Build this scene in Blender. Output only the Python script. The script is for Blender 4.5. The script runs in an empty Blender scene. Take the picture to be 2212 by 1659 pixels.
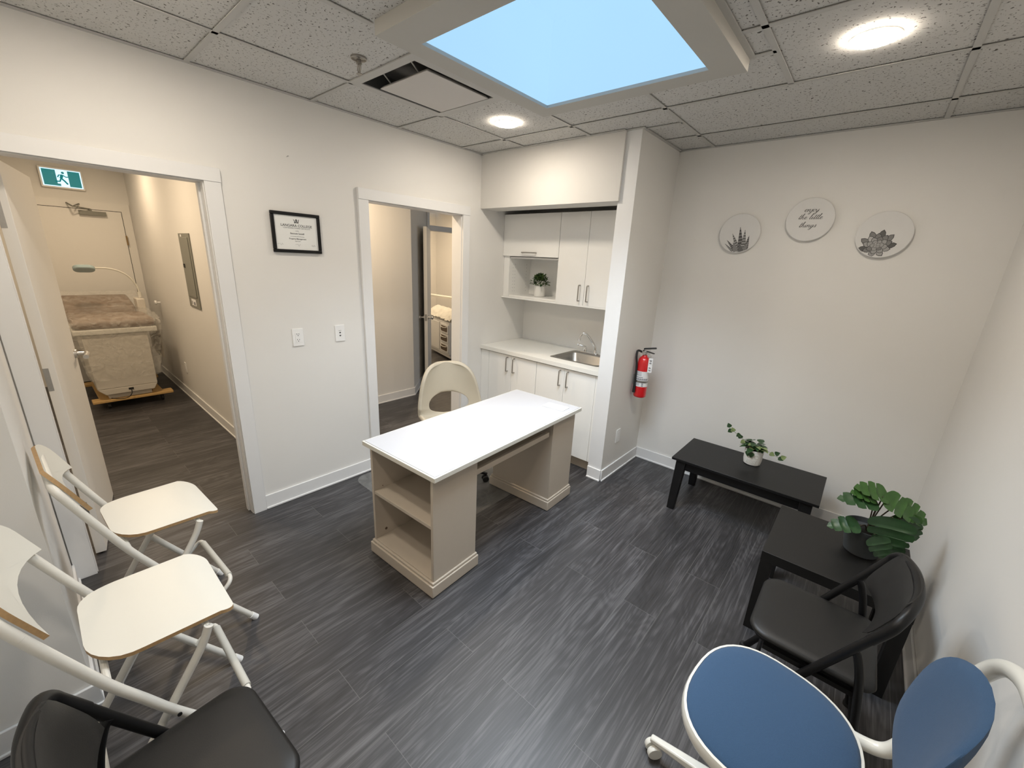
import bpy, bmesh, math, random
from math import sin, cos, pi, radians
from mathutils import Vector, Matrix

random.seed(7)
SC = bpy.context.scene
COL = SC.collection

# ------------------------------------------------------------------ camera
FPX = 886.08
cd = bpy.data.cameras.new('camera')
cam = bpy.data.objects.new('camera', cd)
COL.objects.link(cam)
cd.sensor_fit = 'HORIZONTAL'
cd.sensor_width = 36.0
cd.lens = 36.0 * FPX / 2212.0
cd.clip_start = 0.03
_rx, _rz, _ry = -0.292085, 0.701257, 0.050094
_r = Vector((cos(_rz), sin(_rz), 0))
_f = Vector((-sin(_rz) * cos(_rx), cos(_rz) * cos(_rx), sin(_rx)))
_u = _r.cross(_f)
_r2 = _r * cos(_ry) + _u * sin(_ry)
_u2 = -_r * sin(_ry) + _u * cos(_ry)
_m = Matrix(((_r2.x, _u2.x, -_f.x), (_r2.y, _u2.y, -_f.y), (_r2.z, _u2.z, -_f.z))).to_4x4()
_m.translation = Vector((2.82299, 0.20051, 1.71156))
cam.matrix_world = _m
SC.camera = cam

# ------------------------------------------------------------------ view, world
SC.view_settings.view_transform = 'Standard'
SC.view_settings.look = 'None'
SC.view_settings.gamma = 1.0
SC.view_settings.use_curve_mapping = False
SC.view_settings.exposure = 0.84
w = bpy.data.worlds.new('world')
SC.world = w
w.use_nodes = True
w.node_tree.nodes['Background'].inputs[0].default_value = (0.85, 0.92, 1.0, 1)
w.node_tree.nodes['Background'].inputs[1].default_value = 0.25

LAMP_COL = (1.0, 0.885, 0.745)
LAMP_L = 104.0
SKY_W = 17.5
HALL_COL = (1.0, 0.77, 0.52)

H = 2.569
def area(name, loc, size, energy, color, spread=180, sy=None, rot=(0, 0, 0)):
    l = bpy.data.lights.new(name, 'AREA')
    l.energy = energy
    l.color = color
    l.spread = radians(spread)
    if sy:
        l.shape = 'RECTANGLE'; l.size = size; l.size_y = sy
    else:
        l.shape = 'DISK'; l.size = size
    o = bpy.data.objects.new(name, l)
    o.location = loc
    o.rotation_euler = rot
    COL.objects.link(o)
    return o
area('skylight_daylight', (1.653, 1.846, H - 0.0455), 0.84, SKY_W, (0.80, 0.90, 1.0), 116, 0.84)

# ------------------------------------------------------------------ materials
MATS = {}
def P(name, col, rough=0.6, metal=0.0, spec=0.5, emis=None, estr=0.0, noise=0.0, nscale=20.0, bump=0.0,
      bscale=200.0, trans=0.0, alpha=1.0, coat=0.0, sheen=0.0):
    m = bpy.data.materials.new(name)
    m.use_nodes = True
    nt = m.node_tree
    b = nt.nodes['Principled BSDF']
    b.inputs['Base Color'].default_value = (*col, 1)
    b.inputs['Roughness'].default_value = rough
    b.inputs['Metallic'].default_value = metal
    b.inputs['Specular IOR Level'].default_value = spec
    b.inputs['Transmission Weight'].default_value = trans
    b.inputs['Alpha'].default_value = alpha
    b.inputs['Coat Weight'].default_value = coat
    b.inputs['Sheen Weight'].default_value = sheen
    if emis:
        b.inputs['Emission Color'].default_value = (*emis, 1)
        b.inputs['Emission Strength'].default_value = estr
    tc = nt.nodes.new('ShaderNodeTexCoord')
    n = nt.nodes.new('ShaderNodeTexNoise')
    n.inputs['Scale'].default_value = nscale
    n.inputs['Detail'].default_value = 4
    nt.links.new(tc.outputs['Object'], n.inputs['Vector'])
    mx = nt.nodes.new('ShaderNodeMix')
    mx.data_type = 'RGBA'
    k = max(noise, 0.004)
    mx.inputs['A'].default_value = (*[max(0, c * (1 - k)) for c in col], 1)
    mx.inputs['B'].default_value = (*[min(1, c * (1 + k)) for c in col], 1)
    nt.links.new(n.outputs['Fac'], mx.inputs['Factor'])
    nt.links.new(mx.outputs['Result'], b.inputs['Base Color'])
    if bump:
        n2 = nt.nodes.new('ShaderNodeTexNoise')
        n2.inputs['Scale'].default_value = bscale
        n2.inputs['Detail'].default_value = 3
        nt.links.new(tc.outputs['Object'], n2.inputs['Vector'])
        bp = nt.nodes.new('ShaderNodeBump')
        bp.inputs['Strength'].default_value = bump
        bp.inputs['Distance'].default_value = 0.002
        nt.links.new(n2.outputs['Fac'], bp.inputs['Height'])
        nt.links.new(bp.outputs['Normal'], b.inputs['Normal'])
    MATS[name] = m
    return m

P('wall_paint', (0.765, 0.752, 0.722), 0.75, noise=0.02, nscale=3, bump=0.08, bscale=350)
P('trim_paint', (0.78, 0.78, 0.775), 0.45, noise=0.01)
P('door_paint', (0.78, 0.765, 0.73), 0.45, noise=0.01)
P('cabinet_white', (0.87, 0.865, 0.835), 0.4, noise=0.012, nscale=8)
P('bulkhead_paint', (0.69, 0.675, 0.64), 0.6, noise=0.01)
P('tee_paint', (0.50, 0.495, 0.475), 0.5)
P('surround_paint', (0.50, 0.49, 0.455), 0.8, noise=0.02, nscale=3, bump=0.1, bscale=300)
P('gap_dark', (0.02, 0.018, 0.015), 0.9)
P('desk_top', (0.50, 0.50, 0.52), 0.33, noise=0.01)
P('desk_body', (0.54, 0.475, 0.395), 0.5, noise=0.015, nscale=30)
P('black_wood', (0.006, 0.006, 0.0065), 0.42, spec=0.35, noise=0.2, nscale=60, bump=0.15, bscale=90)
P('black_table', (0.010, 0.0095, 0.009), 0.5, spec=0.35, noise=0.1)
P('black_metal', (0.0035, 0.0035, 0.004), 0.42, spec=0.35)
P('black_vinyl', (0.0105, 0.010, 0.0095), 0.46, spec=0.4, noise=0.08, bump=0.12, bscale=400)
P('stool_white', (0.71, 0.695, 0.63), 0.38, noise=0.01)
P('stool_metal', (0.74, 0.72, 0.66), 0.36)
P('grip_grey', (0.55, 0.54, 0.49), 0.5)
P('plywood', (0.42, 0.27, 0.13), 0.6, noise=0.25, nscale=120)
P('blue_fabric', (0.034, 0.082, 0.165), 0.95, noise=0.18, nscale=500, bump=0.5, bscale=900, sheen=0.1)
P('chair_white', (0.76, 0.75, 0.69), 0.28, coat=0.3)
P('shell_beige', (0.46, 0.41, 0.32), 0.55, noise=0.04, nscale=300, bump=0.15, bscale=600)
P('steel', (0.62, 0.61, 0.59), 0.28, metal=1.0)
P('brushed_steel', (0.42, 0.41, 0.39), 0.34, metal=1.0, noise=0.1, nscale=150)
P('satin_handle', (0.36, 0.34, 0.31), 0.35, metal=0.9)
P('chrome', (0.8, 0.8, 0.8), 0.08, metal=1.0)
P('counter', (0.78, 0.77, 0.72), 0.35, noise=0.12, nscale=260)
P('red_paint', (0.62, 0.012, 0.016), 0.22, coat=0.5)
P('rubber', (0.012, 0.012, 0.012), 0.6)
P('label_white', (0.80, 0.80, 0.80), 0.5)
P('label_grey', (0.25, 0.25, 0.27), 0.6)
P('paper', (0.80, 0.81, 0.79), 0.6)
P('ink', (0.05, 0.05, 0.05), 0.7)
P('ink_soft', (0.16, 0.16, 0.16), 0.7)
P('canvas', (0.70, 0.695, 0.68), 0.8, noise=0.02)
P('frame_black', (0.003, 0.003, 0.003), 0.4, spec=0.3)
P('plastic_white', (0.84, 0.84, 0.83), 0.35)
P('pot_white', (0.82, 0.81, 0.77), 0.4)
P('pot_grey', (0.045, 0.05, 0.053), 0.75, noise=0.1, nscale=80)
P('soil', (0.010, 0.008, 0.006), 0.95, noise=0.5, nscale=80)
P('leaf_dark', (0.020, 0.058, 0.018), 0.38, noise=0.35, nscale=30)
P('leaf_bright', (0.030, 0.085, 0.014), 0.38, noise=0.3, nscale=30)
P('leaf_bush', (0.075, 0.135, 0.035), 0.55, noise=0.4, nscale=60)
P('leaf_pale', (0.20, 0.26, 0.10), 0.5, noise=0.3, nscale=60)
P('stem_brown', (0.05, 0.035, 0.02), 0.6)
P('stem_green', (0.12, 0.16, 0.07), 0.6)
P('lamp_trim', (0.86, 0.84, 0.80), 0.4)
P('lamp_lens', (1, 1, 1), 0.5, emis=LAMP_COL, estr=LAMP_L)
P('hall_lens', (1, 1, 1), 0.5, emis=HALL_COL, estr=230.0)
P('hall_lens_soft', (1, 1, 1), 0.5, emis=HALL_COL, estr=110.0)
P('vent_metal', (0.22, 0.22, 0.22), 0.35, metal=0.8)
P('vent_white', (0.60, 0.575, 0.55), 0.5)
P('exit_green', (0.0, 0.04, 0.038), 0.5, emis=(0.0, 0.15, 0.155), estr=0.6)
P('exit_white', (0.6, 0.8, 0.95), 0.5, emis=(0.50, 0.78, 1.0), estr=0.6)
P('brass', (0.30, 0.21, 0.11), 0.4, metal=0.8)
P('panel_grey', (0.21, 0.21, 0.18), 0.45, noise=0.04)
P('cushion_brown', (0.20, 0.13, 0.085), 0.6, noise=0.1)
P('body_white', (0.66, 0.62, 0.55), 0.4)
P('dolly_wood', (0.62, 0.40, 0.16), 0.6, noise=0.15, nscale=40)
P('lens_grey', (0.36, 0.46, 0.48), 0.2)
P('dark_brown', (0.11, 0.075, 0.045), 0.5)

def wall_like_mat():
    pass

def film(name, a, col=(0.8, 0.78, 0.72), rough=0.12, bmp=0.9):
    m = bpy.data.materials.new(name); m.use_nodes = True
    nt = m.node_tree; nt.nodes.clear()
    out = nt.nodes.new('ShaderNodeOutputMaterial')
    tr = nt.nodes.new('ShaderNodeBsdfTransparent')
    gl = nt.nodes.new('ShaderNodeBsdfPrincipled')
    gl.inputs['Base Color'].default_value = (*col, 1)
    gl.inputs['Roughness'].default_value = rough
    mix = nt.nodes.new('ShaderNodeMixShader')
    tc = nt.nodes.new('ShaderNodeTexCoord')
    n = nt.nodes.new('ShaderNodeTexNoise'); n.inputs['Scale'].default_value = 11; n.inputs['Detail'].default_value = 4
    n.inputs['Distortion'].default_value = 1.5
    nt.links.new(tc.outputs['Object'], n.inputs['Vector'])
    bp = nt.nodes.new('ShaderNodeBump'); bp.inputs['Strength'].default_value = bmp; bp.inputs['Distance'].default_value = 0.03
    nt.links.new(n.outputs['Fac'], bp.inputs['Height'])
    nt.links.new(bp.outputs['Normal'], gl.inputs['Normal'])
    mr = nt.nodes.new('ShaderNodeMapRange')
    mr.inputs['From Min'].default_value = 0.35; mr.inputs['From Max'].default_value = 0.7
    mr.inputs['To Min'].default_value = a * 0.6; mr.inputs['To Max'].default_value = min(1, a * 1.5)
    nt.links.new(n.outputs['Fac'], mr.inputs['Value'])
    nt.links.new(mr.outputs['Result'], mix.inputs[0])
    nt.links.new(tr.outputs[0], mix.inputs[1]); nt.links.new(gl.outputs[0], mix.inputs[2])
    nt.links.new(mix.outputs[0], out.inputs[0])
    MATS[name] = m
film('plastic_film', 0.24, (0.80, 0.77, 0.70), 0.06, 1.0)
film('mat_plastic', 0.16, (0.45, 0.45, 0.43), 0.35, 0.05)

def floor_mat():
    m = bpy.data.materials.new('plank_floor'); m.use_nodes = True
    nt = m.node_tree; b = nt.nodes['Principled BSDF']
    N = nt.nodes.new; L = nt.links.new
    tc = N('ShaderNodeTexCoord')
    sep = N('ShaderNodeSeparateXYZ'); L(tc.outputs['Object'], sep.inputs[0])
    cmb = N('ShaderNodeCombineXYZ'); L(sep.outputs['Y'], cmb.inputs['X']); L(sep.outputs['X'], cmb.inputs['Y'])
    br = N('ShaderNodeTexBrick')
    br.inputs['Scale'].default_value = 1.0
    br.inputs['Brick Width'].default_value = 1.22
    br.inputs['Row Height'].default_value = 0.181
    br.inputs['Mortar Size'].default_value = 0.0009
    br.inputs['Mortar Smooth'].default_value = 0.2
    br.inputs['Color1'].default_value = (0, 0, 0, 1)
    br.inputs['Color2'].default_value = (1, 1, 1, 1)
    br.inputs['Mortar'].default_value = (0.5, 0.5, 0.5, 1)
    br.offset = 0.37; br.offset_frequency = 2
    L(cmb.outputs[0], br.inputs['Vector'])
    # per plank offset of the grain
    off = N('ShaderNodeVectorMath'); off.operation = 'SCALE'; off.inputs['Scale'].default_value = 7.0
    L(br.outputs['Color'], off.inputs[0])
    def grain(sx, sy, det, dist):
        mp = N('ShaderNodeMapping'); mp.inputs['Scale'].default_value = (sx, sy, 1)
        L(tc.outputs['Object'], mp.inputs['Vector'])
        ad = N('ShaderNodeVectorMath'); ad.operation = 'ADD'
        L(mp.outputs[0], ad.inputs[0]); L(off.outputs[0], ad.inputs[1])
        n = N('ShaderNodeTexNoise'); n.inputs['Scale'].default_value = 1; n.inputs['Detail'].default_value = det
        n.inputs['Distortion'].default_value = dist
        L(ad.outputs[0], n.inputs['Vector'])
        return n
    g1 = grain(150, 4.5, 6, 0.5)
    g2 = grain(24, 1.6, 5, 1.4)
    g3 = grain(7.0, 1.6, 3, 0.8)
    # cathedral rings
    mp = N('ShaderNodeMapping'); mp.inputs['Scale'].default_value = (7.0, 1.3, 1)
    L(tc.outputs['Object'], mp.inputs['Vector'])
    ad = N('ShaderNodeVectorMath'); ad.operation = 'ADD'
    L(mp.outputs[0], ad.inputs[0]); L(off.outputs[0], ad.inputs[1])
    nb = N('ShaderNodeTexNoise'); nb.inputs['Scale'].default_value = 0.8; nb.inputs['Detail'].default_value = 1.5
    L(ad.outputs[0], nb.inputs['Vector'])
    ml = N('ShaderNodeMath'); ml.operation = 'MULTIPLY'; ml.inputs[1].default_value = 150.0
    L(nb.outputs['Fac'], ml.inputs[0])
    sn = N('ShaderNodeMath'); sn.operation = 'SINE'; L(ml.outputs[0], sn.inputs[0])
    def mul(a, k):
        q = N('ShaderNodeMath'); q.operation = 'MULTIPLY'; q.inputs[1].default_value = k; L(a, q.inputs[0]); return q.outputs[0]
    def add(a, c):
        q = N('ShaderNodeMath'); q.operation = 'ADD'; L(a, q.inputs[0]); L(c, q.inputs[1]); return q.outputs[0]
    s = add(add(mul(g1.outputs['Fac'], 0.50), mul(g2.outputs['Fac'], 0.50)), add(mul(g3.outputs['Fac'], 0.35), mul(sn.outputs[0], 0.030)))
    sp = N('ShaderNodeSeparateColor'); L(br.outputs['Color'], sp.inputs[0])
    s = add(s, mul(sp.outputs[0], 0.07))
    rp = N('ShaderNodeValToRGB')
    e = rp.color_ramp.elements
    e[0].position = 0.48; e[0].color = (0.019, 0.0185, 0.019, 1)
    e[1].position = 0.98; e[1].color = (0.130, 0.127, 0.132, 1)
    k = e.new(0.70); k.color = (0.041, 0.0395, 0.042, 1)
    L(s, rp.inputs['Fac'])
    mx = N('ShaderNodeMix'); mx.data_type = 'RGBA'
    L(br.outputs['Fac'], mx.inputs['Factor'])
    L(rp.outputs['Color'], mx.inputs['A'])
    mx.inputs['B'].default_value = (0.12, 0.118, 0.115, 1)
    L(mx.outputs['Result'], b.inputs['Base Color'])
    b.inputs['Roughness'].default_value = 0.42
    b.inputs['Specular IOR Level'].default_value = 0.5
    bp = N('ShaderNodeBump'); bp.inputs['Strength'].default_value = 0.25; bp.inputs['Distance'].default_value = 0.001
    L(s, bp.inputs['Height']); L(bp.outputs['Normal'], b.inputs['Normal'])
    MATS['plank_floor'] = m
floor_mat()

def tile_mat():
    m = bpy.data.materials.new('ceiling_tile'); m.use_nodes = True
    nt = m.node_tree; b = nt.nodes['Principled BSDF']
    N = nt.nodes.new; L = nt.links.new
    tc = N('ShaderNodeTexCoord')
    n0 = N('ShaderNodeTexNoise'); n0.inputs['Scale'].default_value = 28; n0.inputs['Detail'].default_value = 2
    L(tc.outputs['Object'], n0.inputs['Vector'])
    mx0 = N('ShaderNodeVectorMath'); mx0.operation = 'MULTIPLY_ADD'
    mx0.inputs[1].default_value = (0.035, 0.035, 0.0)
    L(n0.outputs['Color'], mx0.inputs[0]); L(tc.outputs['Object'], mx0.inputs[2])
    n = N('ShaderNodeTexNoise'); n.inputs['Scale'].default_value = 92; n.inputs['Detail'].default_value = 2.5
    n.inputs['Roughness'].default_value = 0.6
    L(mx0.outputs[0], n.inputs['Vector'])
    rp = N('ShaderNodeValToRGB'); e = rp.color_ramp.elements
    e[0].position = 0.345; e[0].color = (0.11, 0.10, 0.09, 1)
    e[1].position = 0.40; e[1].color = (0.60, 0.595, 0.575, 1)
    L(n.outputs['Fac'], rp.inputs['Fac'])
    L(rp.outputs['Color'], b.inputs['Base Color'])
    b.inputs['Roughness'].default_value = 0.9
    b.inputs['Specular IOR Level'].default_value = 0.1
    bp = N('ShaderNodeBump'); bp.inputs['Strength'].default_value = 0.5; bp.inputs['Distance'].default_value = 0.003
    L(rp.outputs['Color'], bp.inputs['Height']); L(bp.outputs['Normal'], b.inputs['Normal'])
    MATS['ceiling_tile'] = m
tile_mat()

def skylight_mat():
    m = bpy.data.materials.new('skylight_acrylic'); m.use_nodes = True
    nt = m.node_tree; b = nt.nodes['Principled BSDF']
    b.inputs['Base Color'].default_value = (0.03, 0.04, 0.05, 1)
    b.inputs['Emission Color'].default_value = (0.405, 0.685, 0.975, 1)
    b.inputs['Emission Strength'].default_value = 0.97
    b.inputs['Roughness'].default_value = 0.6
    tc = nt.nodes.new('ShaderNodeTexCoord')
    n = nt.nodes.new('ShaderNodeTexNoise'); n.inputs['Scale'].default_value = 1.2
    nt.links.new(tc.outputs['Object'], n.inputs['Vector'])
    mr = nt.nodes.new('ShaderNodeMapRange'); mr.inputs['To Min'].default_value = 0.53; mr.inputs['To Max'].default_value = 0.60
    nt.links.new(n.outputs['Fac'], mr.inputs['Value'])
    nt.links.new(mr.outputs['Result'], b.inputs['Emission Strength'])
    MATS['skylight_acrylic'] = m
skylight_mat()

# ------------------------------------------------------------------ mesh helpers
class MB:
    """collects shapes; build() links them as ONE mesh object"""
    def __init__(s, M=None):
        s.v = []; s.f = []; s.mi = []; s.M = M or Matrix.Identity(4)
    def add(s, vs, fs, mi=0, M=None):
        k = len(s.v); T = s.M @ M if M is not None else s.M
        s.v += [T @ Vector(a) for a in vs]
        s.f += [[i + k for i in f] for f in fs]
        s.mi += ([mi] * len(fs) if isinstance(mi, int) else mi)
        return s
    def box(s, x0, y0, z0, x1, y1, z1, mi=0, M=None):
        x0, x1 = min(x0, x1), max(x0, x1); y0, y1 = min(y0, y1), max(y0, y1); z0, z1 = min(z0, z1), max(z0, z1)
        v = [(x0, y0, z0), (x1, y0, z0), (x1, y1, z0), (x0, y1, z0), (x0, y0, z1), (x1, y0, z1), (x1, y1, z1), (x0, y1, z1)]
        return s.add(v, [[0, 3, 2, 1], [4, 5, 6, 7], [0, 1, 5, 4], [1, 2, 6, 5], [2, 3, 7, 6], [3, 0, 4, 7]], mi, M)
    def hexa(s, b, t, mi=0, M=None):
        return s.add(list(b) + list(t), [[0, 3, 2, 1], [4, 5, 6, 7], [0, 1, 5, 4], [1, 2, 6, 5], [2, 3, 7, 6], [3, 0, 4, 7]], mi, M)
    def prism(s, poly, z0, z1, mi=0, side=None, M=None):
        n = len(poly)
        v = [(p[0], p[1], z0) for p in poly] + [(p[0], p[1], z1) for p in poly]
        f = [list(range(n))[::-1], list(range(n, 2 * n))]
        mm = [mi, mi]
        for i in range(n):
            j = (i + 1) % n
            f.append([i, j, j + n, i + n]); mm.append(mi if side is None else side)
        return s.add(v, f, mm, M)
    def tube(s, pts, r, seg=12, closed=False, mi=0, M=None, cap=True, flat=1.0):
        pts = [Vector(p) for p in pts]; n = len(pts)
        rr = r if isinstance(r, (list, tuple)) else [r] * n
        v = []; f = []
        prev = None
        for i in range(n):
            if closed: t = (pts[(i + 1) % n] - pts[i - 1])
            else: t = pts[min(i + 1, n - 1)] - pts[max(i - 1, 0)]
            t.normalize()
            if prev is None:
                a = Vector((0, 0, 1)) if abs(t.z) < 0.9 else Vector((1, 0, 0))
                u = (a - t * a.dot(t)).normalized()
            else:
                u = (prev - t * prev.dot(t)).normalized()
            prev = u; w_ = t.cross(u)
            for k in range(seg):
                a = 2 * pi * k / seg
                v.append(pts[i] + (u * cos(a) * flat + w_ * sin(a)) * rr[i])
        for i in range(n - 1 + (1 if closed else 0)):
            for k in range(seg):
                a = i * seg + k; b = i * seg + (k + 1) % seg
                c = ((i + 1) % n) * seg + (k + 1) % seg; d = ((i + 1) % n) * seg + k
                f.append([a, b, c, d])
        if not closed and cap:
            f.append(list(range(seg))[::-1]); f.append(list(range((n - 1) * seg, n * seg)))
        return s.add(v, f, mi, M)
    def lathe(s, prof, c=(0, 0, 0), seg=32, mi=0, M=None, cap=True):
        v = []; f = []
        for r, z in prof:
            for k in range(seg):
                a = 2 * pi * k / seg
                v.append((c[0] + r * cos(a), c[1] + r * sin(a), c[2] + z))
        for i in range(len(prof) - 1):
            for k in range(seg):
                a = i * seg + k; b = i * seg + (k + 1) % seg
                f.append([a, b, b + seg, a + seg])
        if cap:
            f.append(list(range(seg))[::-1]); f.append(list(range((len(prof) - 1) * seg, len(prof) * seg)))
        return s.add(v, f, mi, M)
    def cyl(s, p0, p1, r, seg=20, mi=0, M=None):
        return s.tube([p0, p1], r, seg, False, mi, M)
    def quad(s, vs, mi=0, M=None):
        return s.add(vs, [list(range(len(vs)))], mi, M)
    def build(s, name, mat, parent=None, bevel=0, smooth=35, seg=2, loc=None, sub=0):
        me = bpy.data.meshes.new(name)
        me.from_pydata([tuple(a) for a in s.v], [], s.f)
        mats = mat if isinstance(mat, (list, tuple)) else [mat]
        for q in mats: me.materials.append(MATS[q])
        if len(mats) > 1: me.polygons.foreach_set('material_index', s.mi)
        bm = bmesh.new(); bm.from_mesh(me); bmesh.ops.recalc_face_normals(bm, faces=bm.faces); bm.to_mesh(me); bm.free()
        me.update()
        if smooth:
            me.polygons.foreach_set('use_smooth', [True] * len(me.polygons))
            me.set_sharp_from_angle(angle=radians(smooth))
        o = bpy.data.objects.new(name, me)
        COL.objects.link(o)
        if parent is not None: o.parent = parent
        if loc: o.location = loc
        if bevel:
            b = o.modifiers.new('bevel', 'BEVEL'); b.width = bevel; b.segments = seg; b.limit_method = 'ANGLE'; b.angle_limit = radians(40)
            b.harden_normals = False
        if sub:
            q = o.modifiers.new('sub', 'SUBSURF'); q.levels = sub; q.render_levels = sub
        return o

def thing(name, label, cat, loc=(0, 0, 0), rz=0.0, group=None):
    o = bpy.data.objects.new(name, None); COL.objects.link(o)
    o.empty_display_size = 0.05
    o.location = loc; o.rotation_euler = (0, 0, rz)
    o['label'] = label; o['category'] = cat
    if group: o['group'] = group
    return o
def tag(o, label, cat, group=None, kind=None):
    if label: o['label'] = label
    if cat: o['category'] = cat
    if group: o['group'] = group
    if kind: o['kind'] = kind
    return o
def struct(o, label=None, cat=None):
    o['kind'] = 'structure'
    if label: o['label'] = label
    if cat: o['category'] = cat
    return o
def copy_tree(o, parent=None):
    c = o.copy(); COL.objects.link(c)
    if parent is not None: c.parent = parent
    for ch in list(o.children):
        copy_tree(ch, c)
    return c
def catmull(pts, n=8, closed=False):
    pts = [Vector(p) for p in pts]; N = len(pts); out = []
    rng = range(N) if closed else range(N - 1)
    for i in rng:
        if closed: a, b, c, d = pts[i - 1], pts[i], pts[(i + 1) % N], pts[(i + 2) % N]
        else: a, b, c, d = pts[max(i - 1, 0)], pts[i], pts[i + 1], pts[min(i + 2, N - 1)]
        for k in range(n):
            t = k / n
            out.append(0.5 * ((2 * b) + (c - a) * t + (2 * a - 5 * b + 4 * c - d) * t * t + (3 * b - a - 3 * c + d) * t ** 3))
    if not closed: out.append(pts[-1])
    return out
def fillet(pts, r, n=5):
    """polyline with rounded corners"""
    pts = [Vector(p) for p in pts]; out = [pts[0]]
    for i in range(1, len(pts) - 1):
        a, b, c = pts[i - 1], pts[i], pts[i + 1]
        d1 = (a - b); d2 = (c - b); rr = min(r, d1.length * 0.45, d2.length * 0.45)
        p = b + d1.normalized() * rr; q = b + d2.normalized() * rr
        for k in range(n + 1):
            t = k / n
            out.append(p * (1 - t) ** 2 + b * 2 * t * (1 - t) + q * t * t)
    out.append(pts[-1]); return out
def rrect(x0, y0, x1, y1, r, n=6):
    rs = r if isinstance(r, (list, tuple)) else [r] * 4
    out = []
    for (cx, cy, a0, q) in ((x1 - rs[0], y1 - rs[0], 0, rs[0]), (x0 + rs[1], y1 - rs[1], 90, rs[1]),
                            (x0 + rs[2], y0 + rs[2], 180, rs[2]), (x1 - rs[3], y0 + rs[3], 270, rs[3])):
        for k in range(n + 1):
            a = radians(a0 + 90 * k / n); out.append((cx + q * cos(a), cy + q * sin(a)))
    return out
def text_mesh(name, body, size, M, mat, parent, ext=0.0002, align='CENTER', bold=0.0, sx=1.0, shear=0.0, space=1.0):
    cu = bpy.data.curves.new(name, 'FONT')
    cu.body = body; cu.size = size; cu.extrude = ext; cu.align_x = align; cu.align_y = 'CENTER'
    cu.offset = bold; cu.shear = shear; cu.space_character = space; cu.resolution_u = 3
    tmp = bpy.data.objects.new(name, cu); COL.objects.link(tmp)
    dg = bpy.context.evaluated_depsgraph_get()
    me = bpy.data.meshes.new_from_object(tmp.evaluated_get(dg))
    bpy.data.objects.remove(tmp); 
    S = Matrix.Diagonal((sx, 1, 1, 1))
    me.transform(M @ S)
    me.materials.clear(); me.materials.append(MATS[mat])
    me.name = name
    o = bpy.data.objects.new(name, me); COL.objects.link(o)
    if parent is not None: o.parent = parent
    return o

# ================================================================== STRUCTURE
YC = 3.68; XR = 3.325; D1A, D1B, D1T = 0.165, 0.920, 2.039; D2A, D2B, D2T = 1.874, 2.764, 2.066
struct(MB().box(-5, -1.5, -0.1, 3.7, 6.4, 0).build('floor', 'plank_floor', smooth=0))

m = MB()
WT = -0.12
m.box(WT, -0.9, 0, 0, D1A, H); m.box(WT, D1A, D1T, 0, D1B, H); m.box(WT, D1B, 0, 0, D2A, H)
m.box(WT, D2A, D2T, 0, D2B, H); m.box(WT, D2B, 0, 0, YC, H)
struct(m.build('wall_left', 'wall_paint', smooth=0))
struct(MB().box(0, -0.35, 0, 0.92, 0.083, H).build('wall_near_column', 'wall_paint', smooth=0))
struct(MB().box(0.92, -0.35, 0, XR + 0.1, -0.2, H).build('wall_near', 'wall_paint', smooth=0))
struct(MB().box(XR, -0.2, 0, XR + 0.1, YC + 0.1, H).build('wall_right', 'wall_paint', smooth=0))
struct(MB().box(0, YC, 0, XR, YC + 0.1, H).build('wall_far', 'wall_paint', smooth=0))
struct(MB().box(1.33, 3.007, 0, 1.452, YC, H).build('wall_stub', 'trim_paint', smooth=0))
# stub side face carries wall paint: thin skin over its right side is the same drywall
struct(MB().box(1.452, 3.0075, 0, 1.4525, YC, H).build('wall_stub_side', 'wall_paint', smooth=0))
m = MB()
m.box(0, 2.987, 2.14, 1.345, 3.006, H); m.box(0, 3.006, 2.14, 1.3295, 3.20, 2.165)
struct(m.build('wall_kitchen_bulkhead', 'bulkhead_paint', smooth=0))
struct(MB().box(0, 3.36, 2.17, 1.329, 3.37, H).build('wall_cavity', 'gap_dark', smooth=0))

# ceiling tiles with skylight and diffuser openings
SX0, SX1, SY0, SY1 = 1.228, 2.079, 1.422, 2.270     # skylight opening
VX0, VX1, VY0, VY1 = 0.515, 0.998, 1.550, 2.105     # air diffuser opening
ZT = H + 0.007
def holed(z0, z1, X0, X1, Y0, Y1, holes):
    xs = sorted({X0, X1, *[h[0] for h in holes], *[h[1] for h in holes]})
    ys = sorted({Y0, Y1, *[h[2] for h in holes], *[h[3] for h in holes]})
    b = MB()
    for i in range(len(xs) - 1):
        for j in range(len(ys) - 1):
            cx, cy = (xs[i] + xs[i + 1]) / 2, (ys[j] + ys[j + 1]) / 2
            if any(h[0] < cx < h[1] and h[2] < cy < h[3] for h in holes): continue
            b.box(xs[i], ys[j], z0, xs[i + 1], ys[j + 1], z1)
    return b
m = holed(ZT, ZT + 0.02, 0.0, XR, -0.2, YC, [(SX0 - .03, SX1 + .03, SY0 - .03, SY1 + .03), (VX0, VX1, VY0, VY1)])
struct(m.build('ceiling', 'ceiling_tile', smooth=0))
struct(MB().box(-4.5, -0.9, H + 0.03, WT, 6.3, H + 0.06).build('ceiling_hall', 'wall_paint', smooth=0))
struct(MB().box(0, -0.3, H + 0.5, XR, YC, H + 0.52).build('ceiling_deck', 'gap_dark', smooth=0))
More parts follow.
